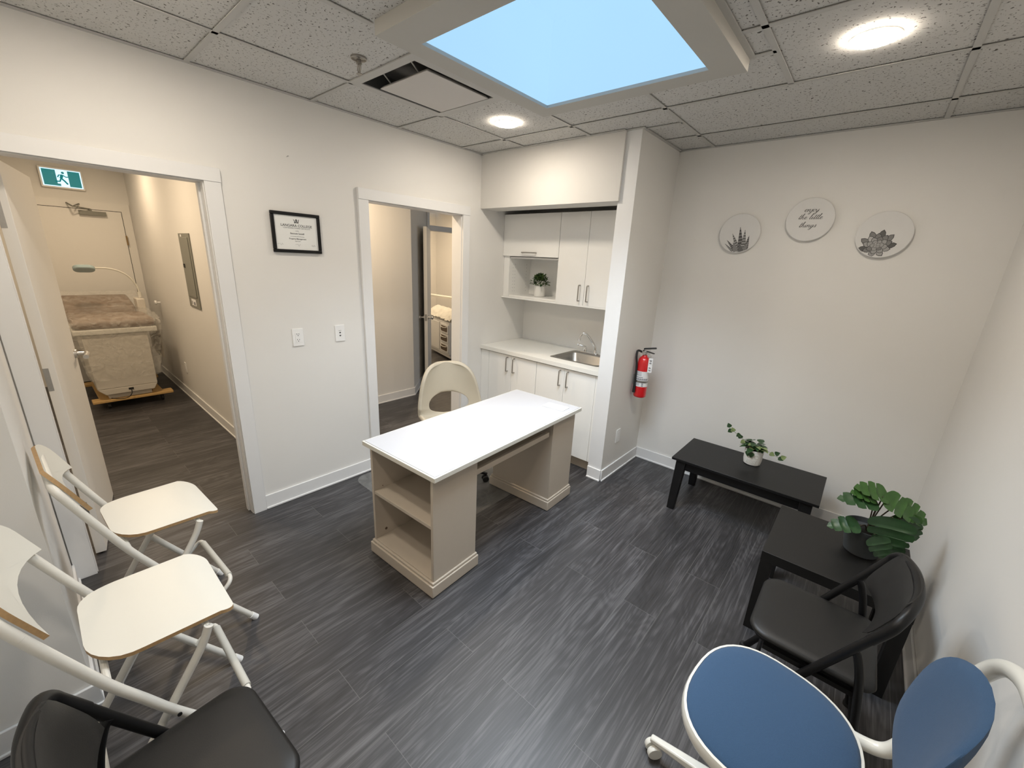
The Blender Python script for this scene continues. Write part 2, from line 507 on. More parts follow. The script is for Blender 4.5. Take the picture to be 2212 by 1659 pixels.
# T bar grid
TE = 0.012
m = MB()
def tee(x0, y0, x1, y1):
    m.box(x0, y0, H, x1, y1, H + 0.003); 
    cx = (x0 + x1) / 2; cy = (y0 + y1) / 2
X1_, X2_, X3_, X4_ = 0.479, 1.70, 2.305, 2.905
for x in (X1_,): tee(x - TE, -0.2, x + TE, 2.987)
tee(1.075 - TE, 2.40, 1.075 + TE, 2.987); tee(1.10 - TE, -0.2, 1.10 + TE, 1.28)
tee(X2_ - TE, -0.2, X2_ + TE, 1.27); tee(X2_ - TE, 2.38, X2_ + TE, YC)
tee(X3_ - TE, -0.2, X3_ + TE, 2.74); tee(X4_ - TE, -0.2, X4_ + TE, YC)
for k in range(-1, 6):
    y = 0.312 + 0.6096 * k if k < 4 else (2.745 if k == 4 else 3.345)
    segs = [(0, XR)]
    if k in (2, 3): segs = [(0, 1.12), (2.20, XR)]
    if k == 4: segs = [(0, XR)]
    if k == 5: segs = [(1.4525, XR)]
    for a, b_ in segs: tee(a, y - TE, b_, y + TE)
tee(2.20, 2.362 - TE, X3_, 2.362 + TE)
tee(1.4525, 3.02, X2_, 3.035)
# wall angles
for a in ((0, 0.083, 0.02, 2.987), (XR - 0.02, -0.2, XR, YC), (1.4525, YC - 0.02, XR, YC), (1.4525, 3.007, 1.4725, YC),
          (0, 2.967, 1.345, 2.987), (1.345, 2.99, 1.4725, 3.007), (0.92, -0.2, XR, -0.18)):
    m.box(a[0], a[1], H - 0.0015, a[2], a[3], H + 0.004)
struct(m.build('trim_1', 'tee_paint', smooth=0))

# skylight: dropped drywall surround, well, diffusing dome
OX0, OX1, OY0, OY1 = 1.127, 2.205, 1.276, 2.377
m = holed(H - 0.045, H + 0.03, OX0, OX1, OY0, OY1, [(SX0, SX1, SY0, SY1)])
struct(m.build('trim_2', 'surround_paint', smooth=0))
struct(MB().box(OX1, OY0, H - 0.001, OX1 + 0.024, OY1, H + 0.004).build('trim_3', 'tee_paint', smooth=0))
m = MB()
zb, zt = H - 0.030, H + 0.34
ix = 0.22
bq = [(SX0, SY0, zb), (SX1, SY0, zb), (SX1, SY1, zb), (SX0, SY1, zb)]
tq = [(SX0 + .02, SY0 + .02, zt), (SX1 - .02, SY0 + .02, zt), (SX1 - .02, SY1 - .02, zt), (SX0 + .02, SY1 - .02, zt)]
ap = ((SX0 + SX1) / 2, (SY0 + SY1) / 2, zt + 0.2)
m.add(bq + tq + [ap], [[0, 1, 5, 4], [1, 2, 6, 5], [2, 3, 7, 6], [3, 0, 4, 7], [4, 5, 8], [5, 6, 8], [6, 7, 8], [7, 4, 8]])
o = struct(m.build('window_1', 'skylight_acrylic', smooth=0), 'pale blue square skylight glowing with daylight in the tiled ceiling', 'skylight')

# baseboards
def bb(name, boxes, mat='trim_paint'):
    b = MB()
    for q in boxes: b.box(*q)
    return struct(b.build(name, mat, bevel=0.003))
BH = 0.101; BT = 0.011
def bbx(x0, y0, x1, y1, nx, ny):
    """skirting with a small shoe, along a wall line, sticking out by n"""
    a = (x0, y0, 0.0, x1 + nx * BT, y1 + ny * BT, BH)
    c = (x0, y0, 0.0, x1 + nx * (BT + 0.007), y1 + ny * (BT + 0.007), 0.014)
    return [a, c]
bb('baseboard_left', bbx(0, 0.9975, 0, 1.797, 1, 0) + bbx(0, 2.842, 0, 3.05, 1, 0))
bb('baseboard_near_column', bbx(0.016, 0.083, 0.92, 0.083, 0, 1) + bbx(0.92, -0.2, 0.92, 0.1, 1, 0))
bb('baseboard_near', bbx(0.94, -0.2, XR, -0.2, 0, 1))
bb('baseboard_right', bbx(XR, -0.18, XR, YC, -1, 0))
bb('baseboard_far', bbx(1.4525, YC, XR - 0.018, YC, 0, -1))
bb('baseboard_stub', bbx(1.33, 3.007, 1.4525, 3.007, 0, -1) + bbx(1.4525, 3.007, 1.4525, YC - 0.018, 1, 0))

# door casings
CT = 0.0775
m = MB()
m.box(0.0005, D1A - CT, 0, 0.016, D1A, D1T); m.box(0.0005, D1B, 0, 0.016, D1B + CT, D1T)
m.box(0.0005, D1A - CT - 0.0, D1T, 0.019, D1B + CT + 0.002, D1T + 0.07)
# jambs
m.box(WT - 0.001, D1A - 0.001, 0, 0.0004, D1A + 0.004, D1T); m.box(WT - 0.001, D1B - 0.004, 0, 0.0004, D1B + 0.001, D1T)
m.box(WT - 0.001, D1A, D1T - 0.004, 0.0004, D1B, D1T)
m.box(-0.09, D1B - 0.014, 0, -0.055, D1B - 0.004, D1T - 0.004)
struct(m.build('trim_4', 'trim_paint', bevel=0.0015))
m = MB()
m.box(0.0005, D2A - CT, 0, 0.022, D2A, D2T); m.box(0.0005, D2B, 0, 0.022, D2B + CT, D2T)
m.box(0.0005, D2A - CT - 0.0, D2T, 0.026, D2B + CT + 0.002, D2T + 0.072)
m.box(WT - 0.001, D2A - 0.001, 0, 0.0004, D2A + 0.004, D2T); m.box(WT - 0.001, D2B - 0.004, 0, 0.0004, D2B + 0.001, D2T)
m.box(WT - 0.001, D2A, D2T - 0.004, 0.0004, D2B, D2T)
struct(m.build('trim_5', 'trim_paint', bevel=0.0015))

# --- hall and rooms behind
m = MB()
m.prism([(-4.4, 1.23), (-1.348, 1.23), (-1.348, 3.21), (-2.10, 4.02), (-2.2, 4.02), (-1.5, 3.15), (-1.5, 1.35), (-4.4, 1.35)], 0, H + 0.03)
struct(m.build('wall_hall_block', 'wall_paint', smooth=0))
struct(MB().box(-4.5, -0.9, 0, -4.4, 1.35, H + 0.03).build('wall_hall_end', 'wall_paint', smooth=0))
struct(MB().box(-4.4, -1.0, 0, WT, -0.9, H + 0.03).build('wall_hall_near', 'wall_paint', smooth=0))
DRH = 2.06
m = MB()
m.box(-2.2, 4.9, 0, -2.1, 6.3, H + 0.03); m.box(-2.2, 4.02, 2.42, -2.1, 4.9, H + 0.03)
struct(m.build('wall_back_room_front', 'wall_paint', smooth=0))
struct(MB().box(-4.6, 6.2, 0, WT, 6.3, H + 0.03).build('wall_back_room_far', 'wall_paint', smooth=0))
struct(MB().box(-4.7, 3.2, 0, -4.6, 6.3, H + 0.03).build('wall_back_room_end', 'wall_paint', smooth=0))
struct(MB().box(-4.6, 3.3, 0, -2.2, 3.4, H + 0.03).build('wall_back_room_side', 'wall_paint', smooth=0))
m = MB()
m.box(-2.21, 4.02, 0, -2.085, 4.06, 2.46); m.box(-2.21, 4.86, 0, -2.085, 4.9, 2.46)
m.box(-2.21, 4.06, DRH, -2.085, 4.86, DRH + 0.07); m.box(-2.21, 4.06, 2.42, -2.085, 4.86, 2.46)
struct(m.build('trim_6', 'trim_paint', bevel=0.002))
bb('baseboard_hall', bbx(-4.39, 1.23, -1.348, 1.23, 0, -1) + bbx(-1.348, 1.219, -1.348, 3.215, 1, 0))
m = MB()
ang = math.atan2(4.02 - 3.21, -2.10 + 1.348)
Mq = Matrix.Translation((-1.348, 3.21, 0)) @ Matrix.Rotation(ang, 4, 'Z')
m.box(0, -BT, 0, 1.05, 0, BH, M=Mq); m.box(0, -BT - 0.007, 0, 1.05, 0, 0.014, M=Mq)
struct(m.build('baseboard_hall_angle', 'trim_paint', bevel=0.002))

# ------------------------------------------------------------------ doors
def lever(parent, M, mat='steel'):
    b = MB(M)
    b.cyl((0, 0, 0), (0, -0.012, 0), 0.027, 24); b.cyl((0, -0.01, 0), (0, -0.055, 0), 0.011, 16)
    b.tube(fillet([(0, -0.052, 0), (-0.03, -0.060, 0), (-0.115, -0.058, -0.002)], 0.02), [0.014] * 4 + [0.013] * 4, 14)
    return b.build('handle', mat, parent)
# door 1: open into the hall, hinged at the near jamb
d1 = thing('door_1', 'open white door seen along its face, hinged at the near jamb of the left doorway', 'door', (-0.172, 0.176, 0), 0)
d1['kind'] = 'structure'
a1 = math.atan2(0.107, -0.715)
Md = Matrix.Rotation(a1, 4, 'Z')     # local +x runs from hinge to free edge, face toward -y local = room side
b = MB(Md); b.box(0.0, -0.044, 0.012, 0.735, 0.0, 2.028)
b.build('door_panel', 'door_paint', d1, bevel=0.0015)
for z in (1.80, 1.035, 0.28):
    b = MB(Matrix.Identity(4)); b.box(0.0005, 0.0, z - 0.058, 0.003, 0.043, z + 0.058)
    for dz in (-0.035, 0.0, 0.035): b.cyl((0.003, 0.024 + 0.008 * (1 if dz else -1), z + dz), (0.0042, 0.024 + 0.008 * (1 if dz else -1), z + dz), 0.004, 10)
    b.build('hinge', 'brushed_steel', d1)
lever(d1, Md @ Matrix.Translation((0.668, -0.044, 1.03)))
Mb = Md @ Matrix.Translation((0.668, 0, 1.03)) @ Matrix.Rotation(pi, 4, 'Z') @ Matrix.Diagonal((-1, 1, 1, 1))
lever(d1, Mb)
b = MB(Md); b.box(0.735, -0.034, 1.0, 0.7365, -0.010, 1.06); b.build('latch_plate', 'steel', d1)
# door 2: white slab in the back room, stands open toward the hall
d2 = thing('door_2', 'white door standing open at the back room, seen edge on through the right doorway', 'door', (-2.075, 4.005, 0), 0)
d2['kind'] = 'structure'
a2 = math.atan2(3.53 - 4.005, -1.545 + 2.075)
Md2 = Matrix.Rotation(a2, 4, 'Z')
MB(Md2).box(0.0, 0.0, 0.012, 0.705, 0.044, 2.062).build('door_panel', 'door_paint', d2, bevel=0.0015)
for s_ in (-1, 1):
    b = MB(Md2 @ Matrix.Translation((0.655, 0.022 + s_ * 0.022, 0.94)))
    b.cyl((0, 0, 0), (0, s_ * 0.01, 0), 0.028); b.cyl((0, s_ * 0.01, 0), (0, s_ * 0.045, 0), 0.012)
    b.tube([(0, s_ * 0.04, 0), (0, s_ * 0.05, 0), (0, s_ * 0.066, 0), (0, s_ * 0.072, 0)], [0.014, 0.027, 0.027, 0.016], 20)
    b.build('knob', 'steel', d2)
MB(Md2).box(0.705, 0.008, 0.90, 0.707, 0.036, 0.985).build('latch_plate', 'brushed_steel', d2)
# door 3: exit door at the end of the hall
d3 = thing('door_3', 'closed cream exit door at the far end of the hall with an overhead closer', 'door', (-4.4, 0.66, 0), 0)
d3['kind'] = 'structure'
b = MB(); b.box(0, -0.56, 0, 0.014, 0.56, 2.14); b.box(0.014, -0.475, 0, 0.0155, 0.478, 2.052, 1)
b.build('door_frame', ['door_paint', 'gap_dark'], d3)
MB().box(0.0158, -0.468, 0.01, 0.04, 0.470, 2.045).build('door_panel', 'door_paint', d3)
for z in (1.72, 1.04, 0.3): MB().box(0.04, 0.466, z - 0.055, 0.048, 0.482, z + 0.055).build('hinge', 'brass', d3)
b = MB(); b.box(0.04, 0.10, 1.985, 0.085, 0.33, 2.03); b.cyl((0.06, 0.2, 2.03), (0.06, 0.2, 2.055), 0.012)
b.tube([(0.06, 0.2, 2.05), (0.20, 0.05, 2.06), (0.02, 0.12, 2.10)], 0.008, 8); b.tube([(0.20, 0.05, 2.06), (0.02, 0.02, 2.10)], 0.008, 8)
b.build('door_closer', 'panel_grey', d3)

# ================================================================== CEILING THINGS
def downlight(x, y, label, lens='lamp_lens', z=H, r=0.075, group='round ceiling downlights'):
    t = thing('ceiling_downlight', label, 'ceiling light', (x, y, z), 0, group)
    b = MB(); b.lathe([(r + 0.007, 0.0), (r + 0.006, -0.004), (r + 0.001, -0.006), (r, -0.006), (r, 0.0)], seg=40, cap=False)
    b.build('trim_ring', 'lamp_trim', t)
    b = MB(); b.lathe([(0.001, -0.0105), (r * 0.6, -0.0100), (r, -0.0075)], seg=40, cap=False)
    b.build('lens', lens, t)
    return t
downlight(0.753, 2.46, 'lit round downlight in the ceiling in front of the kitchenette bulkhead')
downlight(2.61, 2.44, 'lit round downlight in the ceiling nearest the wall of round plaques')
downlight(0.753, 0.62, 'lit round downlight over the two white folding stools')
downlight(2.30, 0.30, 'lit round downlight overhead near the blue swivel chair')
downlight(-3.25, 0.72, 'warm downlight in the hall above the wrapped treatment bed', 'hall_lens_soft', H + 0.03)
downlight(-0.75, 2.2, 'warm downlight in the hall outside the right doorway', 'hall_lens', H + 0.03)
downlight(-1.75, 0.35, 'unseen warm downlight added to brighten the hall near the open left door', 'hall_lens', H + 0.03)  # added fill, kept out of view, makes up for the softer lamp over the bed
downlight(-3.2, 5.5, 'warm downlight in the back room', 'hall_lens', H + 0.03)
downlight(-3.4, 4.4, 'warm downlight above the wrapped drawer cabinet in the back room', 'hall_lens', H + 0.03)

sp = thing('sprinkler_head', 'small metal fire sprinkler hanging from the ceiling left of the air diffuser', 'sprinkler', (0.778, 1.407, H))
b = MB(); b.lathe([(0.036, 0.007), (0.036, 0.000), (0.032, -0.002), (0.030, 0.004)], seg=28, cap=False); b.lathe([(0.030, 0.004), (0.002, 0.005)], seg=28, cap=False); b.build('escutcheon', 'satin_handle', sp)
b = MB(); b.lathe([(0.010, 0.0), (0.010, -0.012), (0.013, -0.014), (0.013, -0.02), (0.006, -0.022)], seg=16)
for s_ in (-1, 1): b.tube(catmull([(s_ * 0.009, 0, -0.018), (s_ * 0.014, 0, -0.034), (s_ * 0.009, 0, -0.05), (0.0, 0, -0.056)], 4), 0.0022, 8)
b.cyl((0, 0, -0.02), (0, 0, -0.05), 0.0028, 8)
b.lathe([(0.003, -0.055), (0.014, -0.058), (0.014, -0.060), (0.003, -0.060)], seg=18)
b.build('frame', 'satin_handle', sp)

vt = thing('air_diffuser', 'square white ceiling air diffuser with a dark metal gap around its plate', 'vent', ((VX0 + VX1) / 2, (VY0 + VY1) / 2, H))
hx, hy = (VX1 - VX0) / 2, (VY1 - VY0) / 2
b = MB(); 
for q in ((-hx - .035, -hy - .035, hx + .08, -hy + .014), (-hx - .035, hy - .014, hx + .08, hy + .04), (-hx - .035, -hy + .014, -hx + .010, hy - .014), (hx - .010, -hy + .014, hx + .08, hy - .014)):
    b.box(q[0], q[1], -0.001, q[2], q[3], 0.005)
b.build('frame', 'tee_paint', vt)
b = MB()
b.box(-hx + .01, -hy + .014, 0.08, hx - .01, hy - .014, 0.085)
i0 = [(-hx + .010, -hy + .014, 0.004), (hx - .010, -hy + .014, 0.004), (hx - .010, hy - .014, 0.004), (-hx + .010, hy - .014, 0.004)]
i1 = [(x_ * 1.0, y_ * 1.0, 0.08) for x_, y_, z_ in i0]
b.add(i0 + i1, [[0, 1, 5, 4], [1, 2, 6, 5], [2, 3, 7, 6], [3, 0, 4, 7]])
b.build('plenum', 'vent_metal', vt)
b = MB(); b.box(-hx + .045, -hy + .105, -0.006, hx - .035, hy - .03, -0.002)
b.hexa([(-hx + .045, -hy + .105, -0.002), (hx - .035, -hy + .105, -0.002), (hx - .035, hy - .03, -0.002), (-hx + .045, hy - .03, -0.002)],
       [(-hx + .06, -hy + .12, 0.012), (hx - .05, -hy + .12, 0.012), (hx - .05, hy - .045, 0.012), (-hx + .06, hy - .045, 0.012)])
b.build('face_plate', 'vent_white', vt, bevel=0.002)
for x_ in (-0.12, 0.12): MB().tube([(x_, -hy + 0.12, 0.012), (x_, -hy + 0.08, 0.04), (x_ + 0.01, -hy + 0.05, 0.078)], 0.004, 8).build('hanger', 'steel', vt)

# ================================================================== KITCHENETTE
def bar_handle(name, parent, p0, p1, out, r=0.0048, mat='satin_handle'):
    p0, p1, out = Vector(p0), Vector(p1), Vector(out)
    d = (p1 - p0).normalized() * 0.008
    b = MB(); b.tube(fillet([p0, p0 + out, p1 + out, p1], 0.006, 4), r, 12)
    return b.build(name, mat, parent)
UY = 3.33
uc = thing('wall_cabinet', 'white upper cabinet with a flip-up door over an open shelf, on the left', 'cabinet', (0, UY, 1.37), 0, None)
b = MB()
x0, x1, zt = 0.002, 0.655, 0.755
b.box(x0 + .05, 0.018, 0.0, x0 + .068, 0.345, zt); b.box(x1 - .018, 0.018, 0.0, x1, 0.345, zt)
b.box(x0 + .068, 0.018, 0.0, x1 - .018, 0.345, 0.016); b.box(x0 + .068, 0.018, zt - .016, x1 - .018, 0.345, zt)
b.box(x0 + .068, 0.018, 0.362, x1 - .018, 0.345, 0.378); b.box(x0 + .068, 0.330, 0.016, x1 - .018, 0.345, 0.362)
b.build('carcass', 'cabinet_white', uc, bevel=0.0008)
MB().box(x0, 0.0, 0.0, x0 + .068, 0.018, zt).build('filler_strip', 'cabinet_white', uc, bevel=0.0008)
dr = MB().box(x0 + .0, -0.019, 0.383, x1 - 0.0015, -0.001, zt).build('door', 'cabinet_white', uc, bevel=0.001)
bar_handle('handle', dr, (0.252, -0.019, 0.418), (0.408, -0.019, 0.418), (0, -0.028, 0))
b = MB()
for xx, sg in ((x0 + .0682, 1), (x1 - .0182, -1)):
    for yy in (0.06, 0.09, 0.27):
        for k in range(9):
            b.cyl((xx, yy, 0.05 + 0.032 * k), (xx + sg * 0.0004, yy, 0.05 + 0.032 * k), 0.0028, 8)
b.build('peg_holes', 'label_grey', uc)
MB().box(0.0, -0.020, -0.014, 1.325, 0.345, -0.0005).build('bottom_panel', 'cabinet_white', uc, bevel=0.0008)
uc2 = thing('wall_cabinet', 'white upper cabinet with two tall doors meeting at paired bar handles, on the right', 'cabinet', (0, UY, 1.37), 0, None)
b = MB(); b.box(0.6565, 0.018, 0.0, 1.325, 0.345, 0.755); b.build('carcass', 'cabinet_white', uc2)
for a, c, hx_ in ((0.6575, 0.9455, 0.905), (0.9480, 1.236, 0.988)):
    dr = MB().box(a, -0.019, 0.0, c, -0.001, 0.755).build('door', 'cabinet_white', uc2, bevel=0.001)
    bar_handle('handle', dr, (hx_, -0.019, 0.035), (hx_, -0.019, 0.167), (0, -0.028, 0))
MB().box(1.2385, -0.019, 0.0, 1.325, -0.001, 0.755).build('filler_strip', 'cabinet_white', uc2)

BY = 3.05   # door face plane of base units
def base_cab(x0, x1, label, doors, fil=None):
    t = thing('base_cabinet', label, 'cabinet', (0, BY, 0), 0, None)
    b = MB(); b.box(x0, 0.019, 0.10, x1, 0.62, 0.12); b.box(x0, 0.019, 0.12, x0 + .018, 0.62, 0.86); b.box(x1 - .018, 0.019, 0.12, x1, 0.62, 0.86); b.box(x0 + .018, 0.602, 0.12, x1 - .018, 0.62, 0.86); b.build('carcass', 'cabinet_white', t)
    MB().box(x0, 0.055, 0.0, x1, 0.075, 0.0995).build('toe_kick', 'desk_body', t)
    for a, c, hh in doors:
        d = MB().box(a, 0, 0.105, c, 0.018, 0.858).build('door', 'cabinet_white', t, bevel=0.001)
        bar_handle('handle', d, (hh, 0, 0.706), (hh, 0, 0.838), (0, -0.028, 0))
    if fil: MB().box(fil[0], 0, 0.105, fil[1], 0.018, 0.858).build('filler_strip', 'cabinet_white', t)
    return t
base_cab(0.002, 0.692, 'white base cabinet under the left half of the worktop, partly behind the office chair',
         [(0.105, 0.395, 0.352), (0.398, 0.690, 0.434)], (0.002, 0.1025))
base_cab(0.694, 1.327, 'white base cabinet under the sink', [(0.695, 0.990, 0.953), (0.993, 1.290, 1.031)], (1.2925, 1.327))
# worktop with sink cutout
KX0, KX1, KY0, KY1 = 0.735, 1.235, 3.165, 3.60
m = holed(0.868, 0.903, 0.0015, 1.3285, 3.03, 3.679, [(KX0 + .02, KX1 - .02, KY0 + .02, KY1 - .02)])
tag(m.build('worktop', 'counter', smooth=0), 'speckled off-white worktop running across the kitchenette niche', 'worktop')
sk = thing('sink', 'stainless steel drop-in sink in the right end of the worktop', 'sink', (0, 0, 0.903))
def ring(z, ins, r): return [(x_, y_, z) for x_, y_ in rrect(KX0 + ins, KY0 + ins, KX1 - ins, KY1 - (ins if ins < .02 else ins + .055), r, 6)]
prof = [(0.0006, 0.0, 0.03), (0.004, 0.006, 0.03), (0.004, 0.022, 0.045), (-0.004, 0.03, 0.05), (-0.12, 0.05, 0.06), (-0.135, 0.065, 0.055)]
rs = [ring(*q) for q in prof]; b = MB(); vs = sum(rs, []); n_ = len(rs[0]); fs = []
for i in range(len(rs) - 1):
    for k in range(n_):
        fs.append([i * n_ + k, i * n_ + (k + 1) % n_, (i + 1) * n_ + (k + 1) % n_, (i + 1) * n_ + k])
fs.append(list(range((len(rs) - 1) * n_, len(rs) * n_)))
b.add(vs, fs); b.build('basin', 'brushed_steel', sk, smooth=50)
b = MB(); b.lathe([(0.038, -0.1345), (0.038, -0.132), (0.03, -0.133), (0.005, -0.134)], c=(0.985, 3.36, 0), seg=24); b.build('drain', 'steel', sk)
fc = thing('tap', 'chrome kitchen tap with a bent swivel spout and side lever, behind the sink', 'tap', (0.905, 3.575, 0.9075))
b = MB(); b.prism(rrect(-0.10, -0.024, 0.10, 0.024, 0.02), 0, 0.012); b.build('base_plate', 'chrome', fc, bevel=0.003)
b = MB(); b.lathe([(0.018, 0.012), (0.016, 0.02), (0.013, 0.04)], c=(0.065, 0, 0), seg=20)
b.tube(catmull([(0.065, 0, 0.03), (0.064, -0.004, 0.065), (0.040, -0.025, 0.115), (-0.005, -0.055, 0.180), (-0.030, -0.075, 0.193), (-0.052, -0.088, 0.170), (-0.060, -0.093, 0.135)], 8), 0.0105, 14)
b.cyl((-0.060, -0.093, 0.142), (-0.062, -0.094, 0.120), 0.0135, 16); b.build('spout', 'chrome', fc)
b = MB(); b.lathe([(0.018, 0.012), (0.018, 0.04), (0.016, 0.055), (0.008, 0.062)], c=(-0.045, 0, 0), seg=20)
b.tube([(-0.045, 0, 0.052), (-0.075, -0.02, 0.064), (-0.11, -0.035, 0.072)], [0.010, 0.009, 0.007], 12); b.build('lever', 'chrome', fc)

# ================================================================== WALL THINGS ON LEFT WALL
fr = thing('framed_certificate', 'college certificate in a black frame between the two doorways', 'framed certificate', (0.0, 1.3745, 1.811))
# local: y to the right along the wall, z up, x out of the wall
FW, FH, FB = 0.293, 0.237, 0.019
b = MB()
for q in ((-FW/2, -FH/2, FW/2, -FH/2 + FB), (-FW/2, FH/2 - FB, FW/2, FH/2), (-FW/2, -FH/2 + FB, -FW/2 + FB, FH/2 - FB), (FW/2 - FB, -FH/2 + FB, FW/2, FH/2 - FB)):
    b.box(0.0005, q[0], q[1], 0.018, q[2], q[3])
b.build('frame', 'frame_black', fr, bevel=0.003)
MB().box(0.004, -FW/2 + FB, -FH/2 + FB, 0.009, FW/2 - FB, FH/2 - FB).build('paper_sheet', 'paper', fr, smooth=0)
# text plane: local x -> +y, local y -> +z
Mt = Matrix(((0, 0, 1, 0.0093), (1, 0, 0, 0), (0, 1, 0, 0), (0, 0, 0, 1)))
def ct(body, size, yy, zz, mat='ink', bold=0.0, sx=1.0, nm='lettering'):
    return text_mesh(nm, body, size, Mt @ Matrix.Translation((yy, zz, 0)), mat, fr, bold=bold, sx=sx)
ct('LANGARA COLLEGE', 0.0205, 0.002, 0.042, 'ink', 0.0002, 1.0)
ct('CONTINUING STUDIES CERTIFICATE', 0.0105, 0.002, 0.0275, 'ink_soft', 0.0, 0.93)
ct('certifies', 0.007, 0.002, 0.012, 'ink_soft')
ct('Bennett Sewell', 0.014, 0.002, -0.004, 'ink', 0.0001)
ct('has successfully completed the program', 0.0052, 0.002, -0.021, 'ink_soft')
ct('Property Management', 0.0115, 0.002, -0.035, 'ink', 0.0001)
ct('April 2017', 0.008, 0.002, -0.049, 'ink_soft')
b = MB(Mt @ Matrix.Translation((0.002, 0.068, 0)))
b.prism([(-.0135, -.011), (-.012, -.002), (-.0175, .013), (-.0115, .008), (-.008, -.001), (-.0045, -.006), (0, -.0035), (.0045, -.006), (.008, -.001), (.0115, .008), (.0175, .013), (.012, -.002), (.0135, -.011), (0, -.009)][::-1], 0, .0003)
b.prism([(-.003, -.004), (-.005, .006), (-.003, .012), (0, .014), (.003, .012), (.005, .006), (.003, -.004)][::-1], 0, .0003)
b.build('crest', 'ink', fr, smooth=0)
b = MB(Mt)
def scribble(cx, cy, seed, wd=0.03):
    R = random.Random(seed); pts = [(cx - wd / 2 + wd * i / 9, cy + R.uniform(-0.007, 0.007), 0.0002) for i in range(10)]
    b.tube(catmull(pts, 4), 0.00035, 5)
for q in ((-0.103, -0.068, 3, 0.035), (0.0, -0.072, 5, 0.032), (0.098, -0.072, 8, 0.026)):
    b = MB(Mt); scribble(*q); b.build('signature', 'ink_soft', fr)

def wall_plate(label, loc, M, kind):
    t = thing('wall_plate', label, 'wall plate', loc, 0)
    b = MB(M); b.prism(rrect(-0.0355, -0.058, 0.0355, 0.058, 0.004, 3), 0.0003, 0.006); b.build('cover', 'plastic_white', t, bevel=0.0015)
    d = MB(M); w_ = MB(M)
    if kind == 'outlet':
        w_.prism(rrect(-0.0168, -0.0335, 0.0168, 0.0335, 0.003, 3), 0.006, 0.0075)
        for s_ in (-1, 1):
            cy = s_ * 0.0185
            d.box(-0.0075, cy, 0.0075, -0.0050, cy + 0.009, 0.0079); d.box(0.0050, cy, 0.0075, 0.0075, cy + 0.008, 0.0079)
            d.lathe([(0.003, 0.0075), (0.003, 0.0079)], c=(0, cy - 0.006, 0), seg=10)
        w_.build('receptacle', 'plastic_white', t); d.build('slots', 'ink', t)
    elif kind == 'jack':
        d.box(-0.010, 0.018, 0.006, 0.010, 0.020, 0.0064)
        for zz in (0.004, -0.017):
            d.prism([(-0.006, zz + .005), (0.006, zz + .005), (0.006, zz - .001), (0.002, zz - .005), (-0.002, zz - .005), (-0.006, zz - .001)][::-1], 0.006, 0.0066)
        d.build('jack_ports', 'ink', t)
    else:
        w_.prism(rrect(-0.0168, -0.0335, 0.0168, 0.0335, 0.003, 3), 0.006, 0.0072); w_.build('insert', 'plastic_white', t)
    return t
ML = Matrix(((0, 0, 1, 0), (1, 0, 0, 0), (0, 1, 0, 0), (0, 0, 0, 1)))
wall_plate('white double power outlet on the left wall below the certificate', (0, 1.319, 1.156), ML, 'outlet')
wall_plate('white plate with two data jacks, just left of the right doorway', (0, 1.608, 1.156), ML, 'jack')
wall_plate('white outlet plate low on the stub wall below the fire extinguisher', (1.4525, 3.236, 0.342), ML, 'blank')
MH = Matrix(((1, 0, 0, 0), (0, 0, -1, 0), (0, 1, 0, 0), (0, 0, 0, 1)))
wall_plate('white outlet plate low on the hall wall beyond the left doorway', (-2.948, 1.23, 0.36), MH, 'blank')
tag(MB(Matrix.Translation((0, 1.367, 2.241))).tube([(0.002, -0.006, -0.004), (0.002, 0.002, 0.004), (0.002, 0.007, 0.001)], 0.0012, 6).build('wall_scuff', 'ink_soft'),
    'tiny dark hook mark high on the left wall above the certificate', 'hook')

# ================================================================== FAR WALL PLAQUES
def plaque(x, z, label):
    t = thing('round_plaque', label, 'wall art', (x, YC, z), 0, None)
    b = MB(); n = 64
    b.lathe([(0.125, 0.0), (0.134, 0.003), (0.134, 0.024), (0.131, 0.027), (0.001, 0.027)], seg=n, M=Matrix.Rotation(pi / 2, 4, 'X'))
    b.build('disc', 'canvas', t)
    return t
